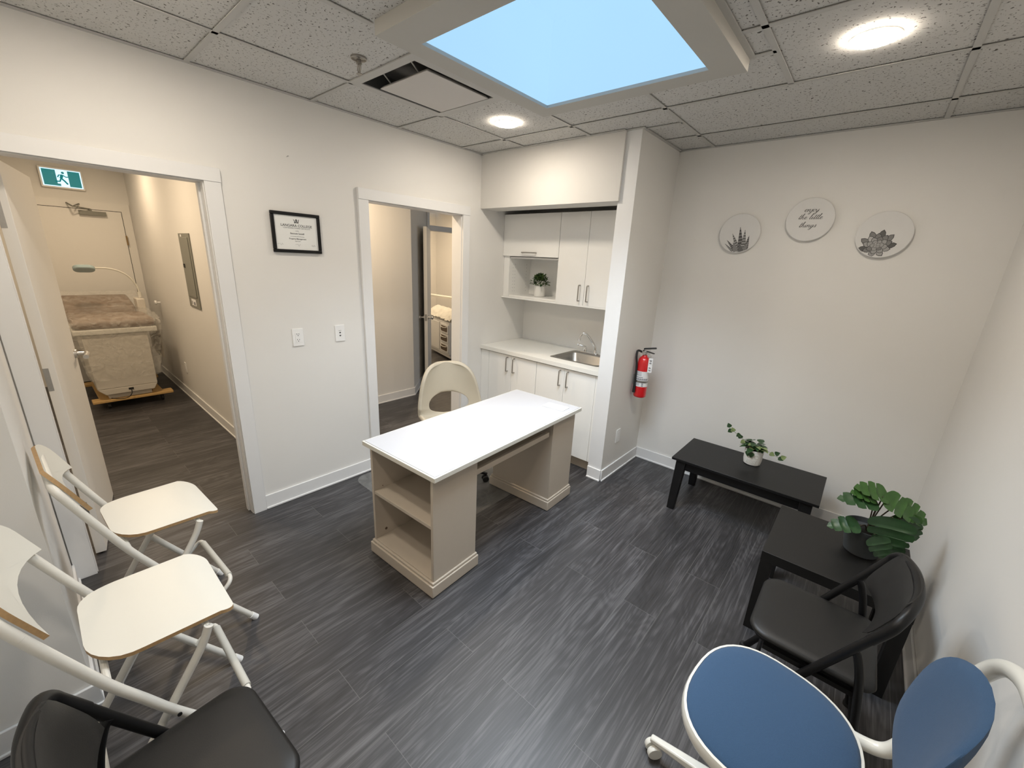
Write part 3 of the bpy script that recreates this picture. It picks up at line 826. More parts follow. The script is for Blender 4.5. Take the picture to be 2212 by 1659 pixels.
# plaque face plane: local x right, local z up, y=-0.0195
MP = Matrix(((1, 0, 0, 0), (0, 0, -1, -0.0273), (0, 1, 0, 0), (0, 0, 0, 1)))
greys = {}
def grey(v):
    k = 'art_grey_%d' % int(v * 100)
    if k not in MATS: P(k, (v, v * 0.99, v * 0.97), 0.8)
    return k
GL = [grey(v) for v in (0.06, 0.12, 0.22, 0.36, 0.48)]
p1 = plaque(1.985, 1.978, 'round plaque with a spiky striped aloe drawing, leftmost of the three')
def clip(x_, y_, R=0.129):
    d = math.hypot(x_, y_)
    return (x_, y_) if d <= R else (x_ * R / d, y_ * R / d)
b = MB(MP); lay = 0
for (bx, by, tx, ty, wd) in ((-0.02, -0.125, -0.085, -0.07, .010), (0.00, -0.125, -0.075, -0.045, .014), (0.02, -0.125, -0.045, 0.0, .018), (0.03, -0.125, 0.0, 0.045, .022),
                             (0.045, -0.125, 0.035, 0.025, .020), (0.06, -0.115, 0.068, -0.015, .016), (0.05, -0.12, 0.070, -0.055, .013), (0.035, -0.125, 0.012, -0.07, .018), (0.0, -0.128, -0.03, -0.06, .018)):
    lay += 1; z0 = 0.00005 * lay
    d = Vector((tx - bx, ty - by)); L_ = d.length; d.normalize(); nn = Vector((-d.y, d.x)); K = 16
    for i in range(K):
        t0, t1 = i / K, (i + 1) / K
        w0 = wd * (1 - t0) ** 0.8 * (0.75 + 0.6 * min(t0 * 3, 0.5)); w1 = wd * (1 - t1) ** 0.8 * (0.75 + 0.6 * min(t1 * 3, 0.5))
        a = Vector((bx, by)) + d * L_ * t0; c = Vector((bx, by)) + d * L_ * t1
        q = [a - nn * w0, a + nn * w0, c + nn * w1, c - nn * w1]
        q = [clip(v.x, v.y) for v in q]
        b.quad([(v[0], v[1], z0) for v in q], (1 if i % 2 else 3) if lay % 2 else (0 if i % 2 else 2))
b.build('aloe_drawing', GL, p1, smooth=0)

p2 = plaque(2.391, 2.062, 'round plaque with handwritten words enjoy the little things, middle of the three')
# cursive stroke font, unit x-height = 1
GLY = {
 'e': (0.72, [[(0, .35), (.35, .5), (.55, .8), (.38, 1), (.15, .75), (.12, .3), (.35, 0), (.72, .3)]]),
 'n': (0.95, [[(0, .6), (.15, 1), (.12, 0)], [(.12, .3), (.35, .9), (.6, .95), (.58, .3), (.7, 0), (.95, .35)]]),
 'j': (0.45, [[(.02, .5), (.25, 1), (.22, 0), (.05, -.9), (-.25, -1.0), (-.2, -.6), (.45, .35)], [(.28, 1.35), (.31, 1.42)]]),
 'o': (0.75, [[(.45, .95), (.15, .85), (.05, .4), (.22, 0), (.5, .25), (.52, .75), (.38, .98), (.75, .75)]]),
 'y': (0.80, [[(.0, .9), (.08, .3), (.25, .0), (.5, .5), (.6, 1)], [(.6, 1), (.5, 0), (.25, -.95), (-.05, -.95), (.1, -.4), (.8, .35)]]),
 't': (0.52, [[(0, .3), (.25, 1.1), (.32, 1.9), (.2, .6), (.25, 0), (.52, .3)], [(.0, 1.2), (.55, 1.3)]]),
 'h': (0.92, [[(0, .3), (.3, 1.3), (.42, 2.1), (.3, 2.2), (.18, 1.2), (.1, 0)], [(.12, .3), (.35, .9), (.55, .9), (.55, .3), (.68, 0), (.92, .3)]]),
 'l': (0.52, [[(0, .3), (.3, 1.3), (.4, 2.1), (.27, 2.2), (.15, 1.2), (.15, .2), (.3, 0), (.52, .3)]]),
 'i': (0.48, [[(0, .4), (.18, 1), (.12, .3), (.22, 0), (.48, .35)], [(.25, 1.4), (.28, 1.48)]]),
 'g': (0.80, [[(.5, .95), (.15, .85), (.05, .4), (.2, .05), (.45, .4), (.58, 1)], [(.58, 1), (.48, 0), (.2, -.95), (-.1, -.9), (.1, -.4), (.8, .35)]]),
 's': (0.62, [[(0, .3), (.25, .75), (.35, 1.1), (.45, .5), (.3, .0), (.05, .1)], [(.3, .02), (.62, .35)]]),
 ' ': (0.6, [])}
def script(b, txt, h, cx, cy, r):
    W_ = sum(GLY[c][0] for c in txt) * h * 1.45; x_ = cx - W_ / 2
    for c in txt:
        adv, st = GLY[c]
        for s_ in st:
            pts = [(x_ + (p_[0] + p_[1] * 0.28) * h * 1.45, cy + (p_[1] - 0.5) * h, 0.0003) for p_ in s_]
            pp = catmull(pts, 5) if len(pts) > 2 else [Vector(q) for q in pts]
            rr = []
            for i in range(len(pp)):
                d = pp[min(i + 1, len(pp) - 1)] - pp[max(i - 1, 0)]
                rr.append(r * (1.35 if d.y < -abs(d.x) * 0.5 else 0.65))
            b.tube(pp, rr, 6)
        x_ += adv * h * 1.45
b = MB(MP)
script(b, 'enjoy', 0.0150, -0.002, 0.056, 0.0011); script(b, 'the little', 0.0150, 0.0, 0.010, 0.0011); script(b, 'things', 0.0150, -0.006, -0.040, 0.0011)
b.build('lettering', 'ink', p2)

p3 = plaque(2.783, 1.968, 'round plaque with a rosette succulent drawing, rightmost of the three')
b = MB(MP); cx0, cy0 = -0.018, -0.062; lay = 0
R_ = random.Random(4)
for ringi, (rad, cnt, ln, wd) in enumerate(((0.062, 9, .052, .017), (0.046, 9, .044, .017), (0.032, 8, .036, .016), (0.018, 6, .028, .014), (0.006, 4, .02, .011))):
    for k in range(cnt):
        a = 2 * pi * (k + 0.37 * ringi) / cnt
        if ringi == 0 and -0.6 > sin(a): continue
        lay += 1; z0 = 0.00004 * lay
        c = Vector((cx0 + cos(a) * rad * 0.95, cy0 + sin(a) * rad * 0.95)); d = Vector((cos(a) * 1.0, sin(a) * 0.9 + 0.35)).normalized(); nn = Vector((-d.y, d.x))
        def leafp(sc): return [clip(*(c + d * ln * sc * (u_ - .35) + nn * wd * sc * v_)) for u_, v_ in ((0, 0), (.15, .7), (.45, 1), (.75, .72), (1.0, 0), (.75, -.72), (.45, -1), (.15, -.7))]
        b.quad([(v[0], v[1], z0) for v in leafp(1.0)], 0)
        b.quad([(v[0], v[1], z0 + 0.00002) for v in leafp(0.86)], R_.choice((2, 3, 3, 4)) if ringi else R_.choice((1, 2)))
b.build('succulent_drawing', GL, p3, smooth=0)

# ================================================================== FIRE EXTINGUISHER
ex = thing('fire_extinguisher', 'red fire extinguisher with a black hose, hung on the stub wall', 'fire extinguisher', (1.522, 3.405, 0.672))
prof = [(0.001, 0.004), (0.045, 0.0), (0.050, 0.006), (0.051, 0.02), (0.051, 0.285), (0.047, 0.315), (0.036, 0.335), (0.022, 0.345), (0.019, 0.355), (0.001, 0.355)]
MB().lathe(prof, seg=40).build('cylinder', 'red_paint', ex, smooth=60)
b = MB(); b.lathe([(0.0516, 0.095), (0.0516, 0.225)], seg=40, cap=False)
nf = 40
lb = b
lb.f = lb.f[22:40] + lb.f[:4]; lb.mi = lb.mi[:len(lb.f)]
lab = lb.build('label', 'label_white', ex)
b = MB()
def strip(z0, z1, a0, a1, mi=0, r=0.0521):
    K = 8
    for i in range(K):
        A = radians(a0 + (a1 - a0) * i / K); B_ = radians(a0 + (a1 - a0) * (i + 1) / K)
        b.quad([(r * cos(A), r * sin(A), z0), (r * cos(B_), r * sin(B_), z0), (r * cos(B_), r * sin(B_), z1), (r * cos(A), r * sin(A), z1)], mi)
for z0 in (0.216, 0.206, 0.196, 0.1885): strip(z0, z0 + 0.0035, -150, -75)
strip(0.150, 0.166, -155, -10); strip(0.172, 0.178, -150, -60)
for z0 in (0.135, 0.128, 0.121, 0.114, 0.107): strip(z0, z0 + 0.0028, -140, -85)
for z0 in (0.1, 0.115, 0.13): strip(z0, z0 + 0.010, -66, -50)
b.build('label_print', 'label_grey', ex)
b = MB(); b.lathe([(0.016, 0.355), (0.018, 0.362), (0.018, 0.385), (0.012, 0.392)], seg=20); b.cyl((-0.03, 0, 0.375), (0.02, 0, 0.375), 0.009); b.cyl((0.0, -0.03, 0.372), (0, 0.0, 0.372), 0.012)
b.build('valve', 'steel', ex)
b = MB(); b.hexa([(-0.02, -0.012, 0.386), (0.075, -0.011, 0.375), (0.075, 0.011, 0.375), (-0.02, 0.012, 0.386)], [(-0.02, -0.012, 0.394), (0.075, -0.011, 0.380), (0.075, 0.011, 0.380), (-0.02, 0.012, 0.394)])
b.hexa([(-0.015, -0.012, 0.398), (0.085, -0.012, 0.418), (0.085, 0.012, 0.418), (-0.015, 0.012, 0.398)], [(-0.015, -0.009, 0.410), (0.08, -0.009, 0.430), (0.08, 0.009, 0.430), (-0.015, 0.009, 0.410)])
b.build('operating_lever', 'rubber', ex, bevel=0.002)
b = MB(); b.tube(catmull([(-0.028, 0, 0.375), (-0.055, -0.025, 0.385), (-0.052, -0.045, 0.34), (-0.040, -0.046, 0.26), (-0.036, -0.050, 0.15), (-0.034, -0.050, 0.10)], 8), 0.0085, 12)
b.tube([(-0.034, -0.050, 0.11), (-0.033, -0.051, 0.04)], [0.0105, 0.013], 14); b.build('hose', 'rubber', ex)
b = MB(); b.tube(catmull([(0.03, -0.02, 0.37), (0.055, -0.03, 0.375), (0.06, -0.03, 0.35), (0.035, -0.025, 0.345)], 5, True), 0.0018, 6, True); b.build('pin_ring', 'steel', ex)
b = MB(); b.quad([(0.046, -0.028, 0.34), (0.078, -0.020, 0.342), (0.080, -0.022, 0.225), (0.049, -0.032, 0.220)]); 
tg_ = b.build('inspection_tag', 'label_white', ex)
b = MB()
for k in (0, 1, 3, 4): b.box(0.056, -0.0305, 0.240 + 0.020 * k, 0.071, -0.0275, 0.246 + 0.020 * k)
b.build('tag_print', 'label_grey', ex)
b = MB(); b.lathe([(0.053, 0.13), (0.0535, 0.13), (0.0535, 0.146), (0.053, 0.146)], seg=40, cap=False); b.box(-0.0685, -0.014, 0.10, -0.052, 0.014, 0.18); b.build('bracket', 'brushed_steel', ex)

# ================================================================== DESK
DT = 0.717; MZ_ = 0.003
dk = thing('desk', 'white and cream desk with open shelves in its near pedestal', 'desk', (1.138, 1.959, MZ_ + 0.0002), radians(2.3))
b = MB(); b.box(-0.300, -0.690, DT - 0.028, 0.300, 0.700, DT - 0.003, 1); b.box(-0.291, -0.681, DT - 0.003, 0.291, 0.691, DT, 0)
b.build('tabletop', ['desk_top', 'stool_white'], dk, bevel=0.002)
zb_, zt_ = 0.085, DT - 0.0285
XA, XB = -0.262, 0.262
b = MB()
b.box(XA, -0.668, zb_, XA + 0.018, -0.355, zt_); b.box(XB - 0.018, -0.668, zb_, XB, -0.355, zt_)
b.box(XA + 0.018, -0.373, zb_, XB - 0.018, -0.355, zt_); b.box(XA + 0.018, -0.668, zb_, XB - 0.018, -0.373, zb_ + 0.008)
b.build('near_pedestal', 'desk_body', dk, bevel=0.0015)
MB().box(XA + 0.018, -0.664, 0.392, XB - 0.018, -0.373, 0.412).build('shelf', 'desk_body', dk, bevel=0.0015)
b = MB(); b.box(XA + 0.018, -0.40, 0.62, XB - 0.018, -0.373, zt_); b.build('inner_rail', 'desk_body', dk)
def plinth(y0, y1):
    b = MB(); b.box(XA - 0.018, y0 - 0.018, 0, XB + 0.014, y1 + 0.014, 0.068); b.box(XA - 0.010, y0 - 0.010, 0.068, XB + 0.008, y1 + 0.008, 0.0845)
    return b.build('plinth', 'desk_body', dk, bevel=0.004)
plinth(-0.668, -0.355); plinth(0.395, 0.680)
b = MB(); b.box(XA, 0.395, 0.085, XB, 0.680, zt_); b.build('far_pedestal', 'desk_body', dk, bevel=0.0015)
b = MB(); b.box(0.05, -0.352, 0.572, 0.225, 0.375, 0.584); b.box(0.225, -0.352, 0.572, 0.247, 0.370, 0.606); b.build('keyboard_tray', 'desk_body', dk, bevel=0.002)
b = MB(); b.box(-0.27, -0.354, 0.56, -0.25, 0.394, zt_); b.build('modesty_rail', 'desk_body', dk)
MB().cyl((XA + 0.0185, -0.60, 0.13), (XA + 0.021, -0.60, 0.13), 0.008).build('peg_hole', 'dark_brown', dk)
MB().cyl((XA + 0.0185, -0.61, 0.425), (XA + 0.020, -0.61, 0.425), 0.003).build('peg_hole', 'dark_brown', dk)
tag(MB(Matrix.Translation((1.276, 2.53, 0.7205)) @ Matrix.Rotation(radians(5), 4, 'Z')).box(-0.085, -0.048, 0.0003, 0.085, 0.048, 0.004).build('notepad', 'label_white', bevel=0.001),
    'small white pad lying on the far right corner of the desk', 'notepad')

# chair mat
MZ = 0.003
tag(MB().prism(rrect(0.04, 1.61, 1.065, 2.85, 0.10, 8), 0.0006, MZ).build('chair_mat', 'mat_plastic'), 'clear plastic mat on the floor under the desk and office chair', 'floor mat')

# ================================================================== OFFICE CHAIR (shell)
oc = thing('office_chair', 'cream upholstered shell swivel chair with a cut-out back, behind the desk', 'office chair', (0.525, 2.24, MZ), radians(-112))
# local: +y forward
def shell_surface():
    prof = [(0.235, 0.425), (0.20, 0.447), (0.10, 0.45), (0.0, 0.442), (-0.10, 0.440), (-0.155, 0.462), (-0.188, 0.52), (-0.205, 0.60), (-0.222, 0.70), (-0.240, 0.80), (-0.250, 0.865), (-0.253, 0.897)]
    hw = [0.200, 0.235, 0.258, 0.265, 0.265, 0.265, 0.264, 0.256, 0.240, 0.208, 0.160, 0.085]
    cc = catmull([(0, a, c_) for a, c_ in prof], 8); hh = catmull([(0, 0, h_) for h_ in hw], 8); tot = len(cc)
    def f(s_, t):
        q = min(max(t, 0), 1) * (tot - 1); i = min(int(q), tot - 2); k = q - i
        p_ = cc[i] * (1 - k) + cc[i + 1] * k; h_ = hh[i].z * (1 - k) + hh[i + 1].z * k
        wr = abs(s_) ** 2.2
        up = 0.075 * wr * max(0, 1 - abs(t - 0.33) / 0.35) ** 0.7
        fw = 0.105 * wr * (1 if t > 0.55 else max(0, (t - 0.3) / 0.25)) * (1 - max(0, t - 0.8) * 3.0)
        return (s_ * h_, p_.y + fw, p_.z + up - (0.02 * s_ * s_ if t > 0.97 else 0))
    T0 = 0.585; NA = 96; NR = 14; V = []; F = []
    for r_ in range(NR + 1):
        for k in range(NA):
            a = 2 * pi * k / NA; c_, s_ = cos(a), sin(a)
            # hole boundary (superellipse) and domain boundary
            ix, iy = sup(a, 0.66, 0.088, 2.5); 
            dx, dy = ix, iy
            L1 = min((1.0 / abs(dx)) if abs(dx) > 1e-9 else 1e9, ((1 - T0) / dy) if dy > 1e-9 else 1e9, (T0 / -dy) if dy < -1e-9 else 1e9)
            q = (r_ / NR)
            m_ = 1 + (L1 - 1) * q
            V.append(f(dx * m_, T0 + dy * m_))
    for r_ in range(NR):
        for k in range(NA):
            a = r_ * NA + k; c2 = r_ * NA + (k + 1) % NA
            F.append([a, c2, c2 + NA, a + NA])
    return V, F
def sup(a, rx, ry, e=2.4, tap=0.0):
    c_, s_ = cos(a), sin(a)
    x_ = rx * math.copysign(abs(c_) ** (2 / e), c_); y_ = ry * math.copysign(abs(s_) ** (2 / e), s_)
    return (x_ * (1 + tap * y_ / ry), y_)
V, F = shell_surface()
b = MB(); b.add(V, F); o = b.build('shell', 'shell_beige', oc, smooth=0)
sm = o.modifiers.new('smooth', 'SMOOTH'); sm.factor = 0.5; sm.iterations = 2
so = o.modifiers.new('solid', 'SOLIDIFY'); so.thickness = 0.032; so.offset = 0
sb = o.modifiers.new('sub', 'SUBSURF'); sb.levels = 1; sb.render_levels = 1
for q in o.data.polygons: q.use_smooth = True
b = MB(); b.box(-0.09, -0.09, 0.385, 0.09, 0.09, 0.405); b.cyl((0, 0, 0.10), (0, 0, 0.39), 0.022); b.build('gas_lift', 'black_metal', oc)
def star_base(parent, mat, r=0.30, mat2='rubber', rot=0.0, zt=0.105, n=5):
    for k in range(n):
        a = rot + 2 * pi * k / n
        b = MB(Matrix.Rotation(a, 4, 'Z'))
        b.hexa([(0.0, -0.024, zt - 0.03), (r, -0.014, 0.062), (r, 0.014, 0.062), (0.0, 0.024, zt - 0.03)], [(0.0, -0.020, zt + 0.01), (r, -0.010, 0.078), (r, 0.010, 0.078), (0.0, 0.020, zt + 0.01)])
        leg = b.build('base_leg', mat, parent, bevel=0.005)
        b = MB(Matrix.Rotation(a, 4, 'Z') @ Matrix.Translation((r - 0.015, 0, 0.027)) @ Matrix.Rotation(radians(40), 4, 'Z'))
        for s_ in (-1, 1): b.lathe([(0.008, -0.009), (0.024, -0.009), (0.026, -0.006), (0.026, 0.006), (0.024, 0.009), (0.008, 0.009)], seg=22, M=Matrix.Translation((0, s_ * 0.014, 0)) @ Matrix.Rotation(pi / 2, 4, 'X'))
        b.cyl((0, -0.02, 0), (0, 0.02, 0), 0.005); b.cyl((0.0, 0, 0.0), (0.0, 0, 0.036), 0.006)
        c_ = b.build('caster', mat2, leg)
    return
star_base(oc, 'black_metal', 0.30, 'rubber', radians(58))

# ================================================================== BLACK TABLES
ct_ = thing('coffee_table', 'long low black table with splayed end legs against the far wall', 'table', (2.415, 3.295, 0))
b = MB(); b.box(-0.442, -0.242, 0.382, 0.442, 0.242, 0.400); b.build('tabletop', 'black_wood', ct_, bevel=0.002)
b = MB()
for s_ in (-1, 1):
    b.box(-0.385, s_ * 0.205 - 0.010, 0.315, 0.385, s_ * 0.205 + 0.010, 0.3815)
    b.box(s_ * 0.375 - 0.010, -0.195, 0.315, s_ * 0.375 + 0.010, 0.195, 0.3815)
b.build('apron', 'black_wood', ct_, bevel=0.0015)
for sx_ in (-1, 1):
    for sy_ in (-1, 1):
        x_, y_ = sx_ * 0.378, sy_ * 0.207
        b = MB(); w_ = 0.024
        b.hexa([(x_ - w_ + sx_ * .012, y_ + sy_ * .030 - w_, 0), (x_ + w_ + sx_ * .012, y_ + sy_ * .030 - w_, 0), (x_ + w_ + sx_ * .012, y_ + sy_ * .030 + w_, 0), (x_ - w_ + sx_ * .012, y_ + sy_ * .030 + w_, 0)],
               [(x_ - .034, y_ - .022, .3815), (x_ + .034, y_ - .022, .3815), (x_ + .034, y_ + .022, .3815), (x_ - .034, y_ + .022, .3815)])
        b.build('leg', 'black_wood', ct_, bevel=0.003)
for sx_ in (-1, 1):
    for s_ in (-1, 1): MB().tube(catmull([(sx_ * .378, s_ * .212, .145), (sx_ * .378, s_ * .17, .215), (sx_ * .378, s_ * .10, .315)], 5), 0.013, 8).build('brace', 'black_wood', ct_)
st_ = thing('side_table', 'square black side table beside the black folding chair', 'table', (2.962, 2.527, 0))
b = MB(); b.box(-0.270, -0.268, 0.400, 0.270, 0.268, 0.450); b.build('tabletop', 'black_table', st_, bevel=0.0015)
for sx_ in (-1, 1):
    for sy_ in (-1, 1):
        x_, y_ = sx_ * 0.244, sy_ * 0.242
        b = MB(); b.box(x_ - 0.025, y_ - 0.025, 0, x_ + 0.025, y_ + 0.025, 0.3995); b.build('leg', 'black_table', st_, bevel=0.0015)

# ================================================================== PLANTS
def leaf(b, base, dirv, up, L_, W_, shape, mi=0, bend=0.25, cup=0.15):
    base = Vector(base); d = Vector(dirv).normalized(); u = Vector(up); s_ = d.cross(u).normalized(); n_ = s_.cross(d).normalized()
    V = []; F = []
    for i, (t, wl) in enumerate(shape):
        c = base + d * L_ * t - n_ * bend * L_ * t * t
        for q in (-1, -0.5, 0, 0.5, 1):
            V.append(c + s_ * W_ * wl * q + n_ * cup * W_ * wl * (abs(q) - 0.3))
    for i in range(len(shape) - 1):
        for k in range(4):
            a = i * 5 + k; F.append([a, a + 1, a + 6, a + 5])
    b.add(V, F, mi)
OVAL = [(0, .02), (.12, .5), (.3, .9), (.5, 1), (.7, .85), (.88, .48), (1, .03)]
def lobed(n=3):
    out = [(0, .05), (.03, .5), (.10, .85)]
    for i in range(n):
        t = 0.14 + 0.72 * i / n; e = 0.72 / n
        pk = (1.0, 0.97, 0.72)[i]
        out += [(t + e * .04, pk * .97), (t + e * .5, pk * 1.03), (t + e * .88, pk * 0.95), (t + e * .92, pk * 0.48), (t + e * .96, pk * 0.48)]
    out += [(.90, .42), (.96, .2), (1.0, .02)]
    return out
# monstera-like plant on the side table
pl = thing('potted_plant', 'large-leaved green plant in a dark grey pot on the side table', 'potted plant', (3.045, 2.600, 0.450))
b = MB(); b.lathe([(0.060, 0.0), (0.066, 0.004), (0.088, 0.135), (0.089, 0.139), (0.085, 0.139), (0.080, 0.115)], seg=40); b.build('pot', 'pot_grey', pl)
b = MB(); b.lathe([(0.079, 0.108), (0.05, 0.115), (0.01, 0.118)], seg=24); b.build('soil', 'soil', pl)
vw = Vector((2.823, 0.2, 1.71)) - Vector((3.045, 2.6, 0.7)); vw.normalize()
rt = Vector((0.93, 0.22, 0.0)).normalized()
specs = [  # side (right in the photo), height, toward viewer, leaf length, width, direction(side,up), bright
 (0.005, 0.275, 0.03, 0.155, 0.050, (-1.0, 0.12), 0), (-0.035, 0.165, 0.07, 0.125, 0.045, (-1, -0.12), 0), (0.035, 0.300, -0.02, 0.135, 0.055, (-1.0, 0.35), 1),
 (0.015, 0.305, 0.0, 0.150, 0.060, (1.0, -0.35), 1), (0.060, 0.255, 0.09, 0.155, 0.080, (0.12, -1), 0), (0.075, 0.275, -0.02, 0.125, 0.060, (1.0, -0.3), 1),
 (0.105, 0.25, 0.0, 0.130, 0.055, (0.35, -0.9), 1), (0.025, 0.150, 0.10, 0.11, 0.045, (0.5, -0.8), 0), (0.085, 0.17, 0.05, 0.12, 0.050, (0.3, -0.95), 0),
 (-0.01, 0.29, 0.0, 0.10, 0.045, (-0.7, 0.2), 1), (0.10, 0.235, 0.03, 0.11, 0.05, (0.7, -0.75), 0)]
sb_ = MB()
for sd, hh, tw, L_, W_, (ds, du), br_ in specs:
    tip = rt * sd + Vector((0, -1, 0)) * tw + Vector((0, 0, hh))
    sb_.tube(catmull([(0.0, 0, 0.105), tuple(Vector((0, 0, 0.105)) * 0.6 + tip * 0.35 + Vector((0, 0, 0.03))), tuple(tip)], 5), 0.0028, 6)
    b = MB(); d = rt * ds + Vector((0, 0, du)) + Vector((0, -0.25, 0))
    n_ = Vector((0, -0.75, 0.65)) if abs(du) > 0.5 else Vector((0, -0.45, 0.9))
    leaf(b, tip, d, n_, L_, W_, lobed(), 0, 0.20, 0.20)
    b.build('leaf', 'leaf_bright' if br_ else 'leaf_dark', pl, smooth=60)
sb_.build('stems', 'stem_brown', pl)
# trailing plant on coffee table
pl = thing('potted_plant', 'small trailing ivy in a white face-patterned pot on the long low black table', 'potted plant', (2.425, 3.385, 0.400))
b = MB(); b.lathe([(0.046, 0.0), (0.053, 0.004), (0.058, 0.03), (0.0605, 0.112), (0.0585, 0.113), (0.055, 0.095)], seg=40); b.build('pot', 'pot_white', pl)
b = MB()
def cyl_pt(a, z_, r=0.0605): return (r * cos(a), r * sin(a), z_)
for k in range(7):
    a = radians(-118 + 9 * k); b.tube([cyl_pt(a, 0.014, 0.0565), cyl_pt(a + 0.12, 0.045, 0.0592)], 0.0012, 6)
for cA in (-112, -62):
    b.tube([cyl_pt(radians(cA) + 0.2 * cos(q * pi / 6), 0.072 + 0.012 * sin(q * pi / 6), 0.0603) for q in range(12)], 0.0013, 6, True)
b.tube([cyl_pt(radians(-86), 0.078, .0605), cyl_pt(radians(-88), 0.058, .061), cyl_pt(radians(-83), 0.052, .0605)], 0.0013, 6)
b.build('pot_drawing', 'grip_grey', pl)
b = MB(); b.lathe([(0.054, 0.09), (0.03, 0.097), (0.01, 0.1)], seg=24); b.build('soil', 'soil', pl)
R_ = random.Random(11); sb_ = MB()
LF = [(0, .1), (.1, .75), (.3, 1), (.55, .8), (.8, .42), (1, .04)]
cluster = MB()
for k in range(44):
    a = R_.uniform(0, 2 * pi); rr = R_.uniform(0.0, 0.060); z_ = 0.115 + R_.uniform(0, 0.075) * (1 - rr / 0.10)
    leaf(cluster, (rr * cos(a), rr * sin(a), z_), (cos(a), sin(a), R_.uniform(-.3, .5)), (0, 0, 1), R_.uniform(.045, .06), R_.uniform(.020, .027), LF, R_.choice((0, 0, 0, 1)), 0.3)
cluster.build('foliage', ['leaf_dark', 'leaf_pale'], pl, smooth=60)
for pts, lv in (([(0, 0, .10), (-.05, -.01, .15), (-.09, -.02, .17), (-.15, -.02, .205), (-.185, -.02, .225)], ((-.07, .155), (-.095, .165), (-.105, .195), (-.15, .20), (-.165, .21), (-.18, .225))),
                ([(0, 0, .10), (.06, -.01, .125), (.10, -.01, .118), (.15, -.01, .10), (.175, -.01, .105)], ((.095, .12), (.125, .12), (.15, .105), (.165, .105)))):
    sb_.tube(catmull(pts, 6), 0.0012, 6)
    for i, (x_, z_) in enumerate(lv):
        b = MB(); leaf(b, (x_, -.015, z_), (-0.5 if x_ < 0 else 0.7, -.1, (0.8 if i % 2 else -0.5) if x_ < 0 else (.5 if i % 2 else -.3)), (0.1, -1, .3), .034, .017, LF, 0, .15)
        b.build('leaf', 'leaf_dark' if i % 3 else 'leaf_pale', pl, smooth=60)
for a in (-120, -95):
    b = MB(); leaf(b, (0.05 * cos(radians(a)), 0.062 * sin(radians(a)) - .004, 0.105), (0.1 * cos(radians(a)), -0.2, -1), (0, -1, .2), .04, .02, LF, 0, .1); b.build('leaf', 'leaf_dark', pl, smooth=60)
sb_.build('stems', 'stem_green', pl)
# bushy plant on the shelf
pl = thing('potted_plant', 'small bushy green plant in a white pot on the open cabinet shelf', 'potted plant', (0.338, 3.49, 1.3865))
b = MB(); b.lathe([(0.050, 0.0), (0.054, 0.003), (0.056, 0.10), (0.054, 0.101), (0.050, 0.088)], seg=36); b.build('pot', 'pot_white', pl)
b = MB(); b.lathe([(0.050, 0.085), (0.01, 0.09)], seg=20); b.build('soil', 'soil', pl)
b = MB(); R_ = random.Random(5)
for k in range(420):
    a = R_.uniform(0, 2 * pi); el = R_.uniform(-0.25, 1.5); rr = 0.088 * R_.uniform(0.45, 1.0)
    d = Vector((cos(a) * cos(el), sin(a) * cos(el), sin(el) * 0.95))
    p_ = Vector((0, 0, 0.125)) + d * rr
    if p_.z < 0.1: p_.z = 0.1
    leaf(b, p_, d + Vector((R_.uniform(-.6, .6), R_.uniform(-.6, .6), R_.uniform(-.3, .6))), (R_.uniform(-.3, .3), R_.uniform(-.3, .3), 1), R_.uniform(.018, .028), R_.uniform(.008, .012), LF, R_.choice((0, 0, 0, 1)), .2)
b.build('foliage', ['leaf_bush', 'leaf_dark'], pl, smooth=60)
b = MB()
for k in range(9):
    a = 2 * pi * k / 9; b.tube([(0.012 * cos(a), 0.012 * sin(a), 0.086), (0.05 * cos(a), 0.05 * sin(a), 0.15)], 0.0014, 5)
b.build('stems', 'stem_green', pl)

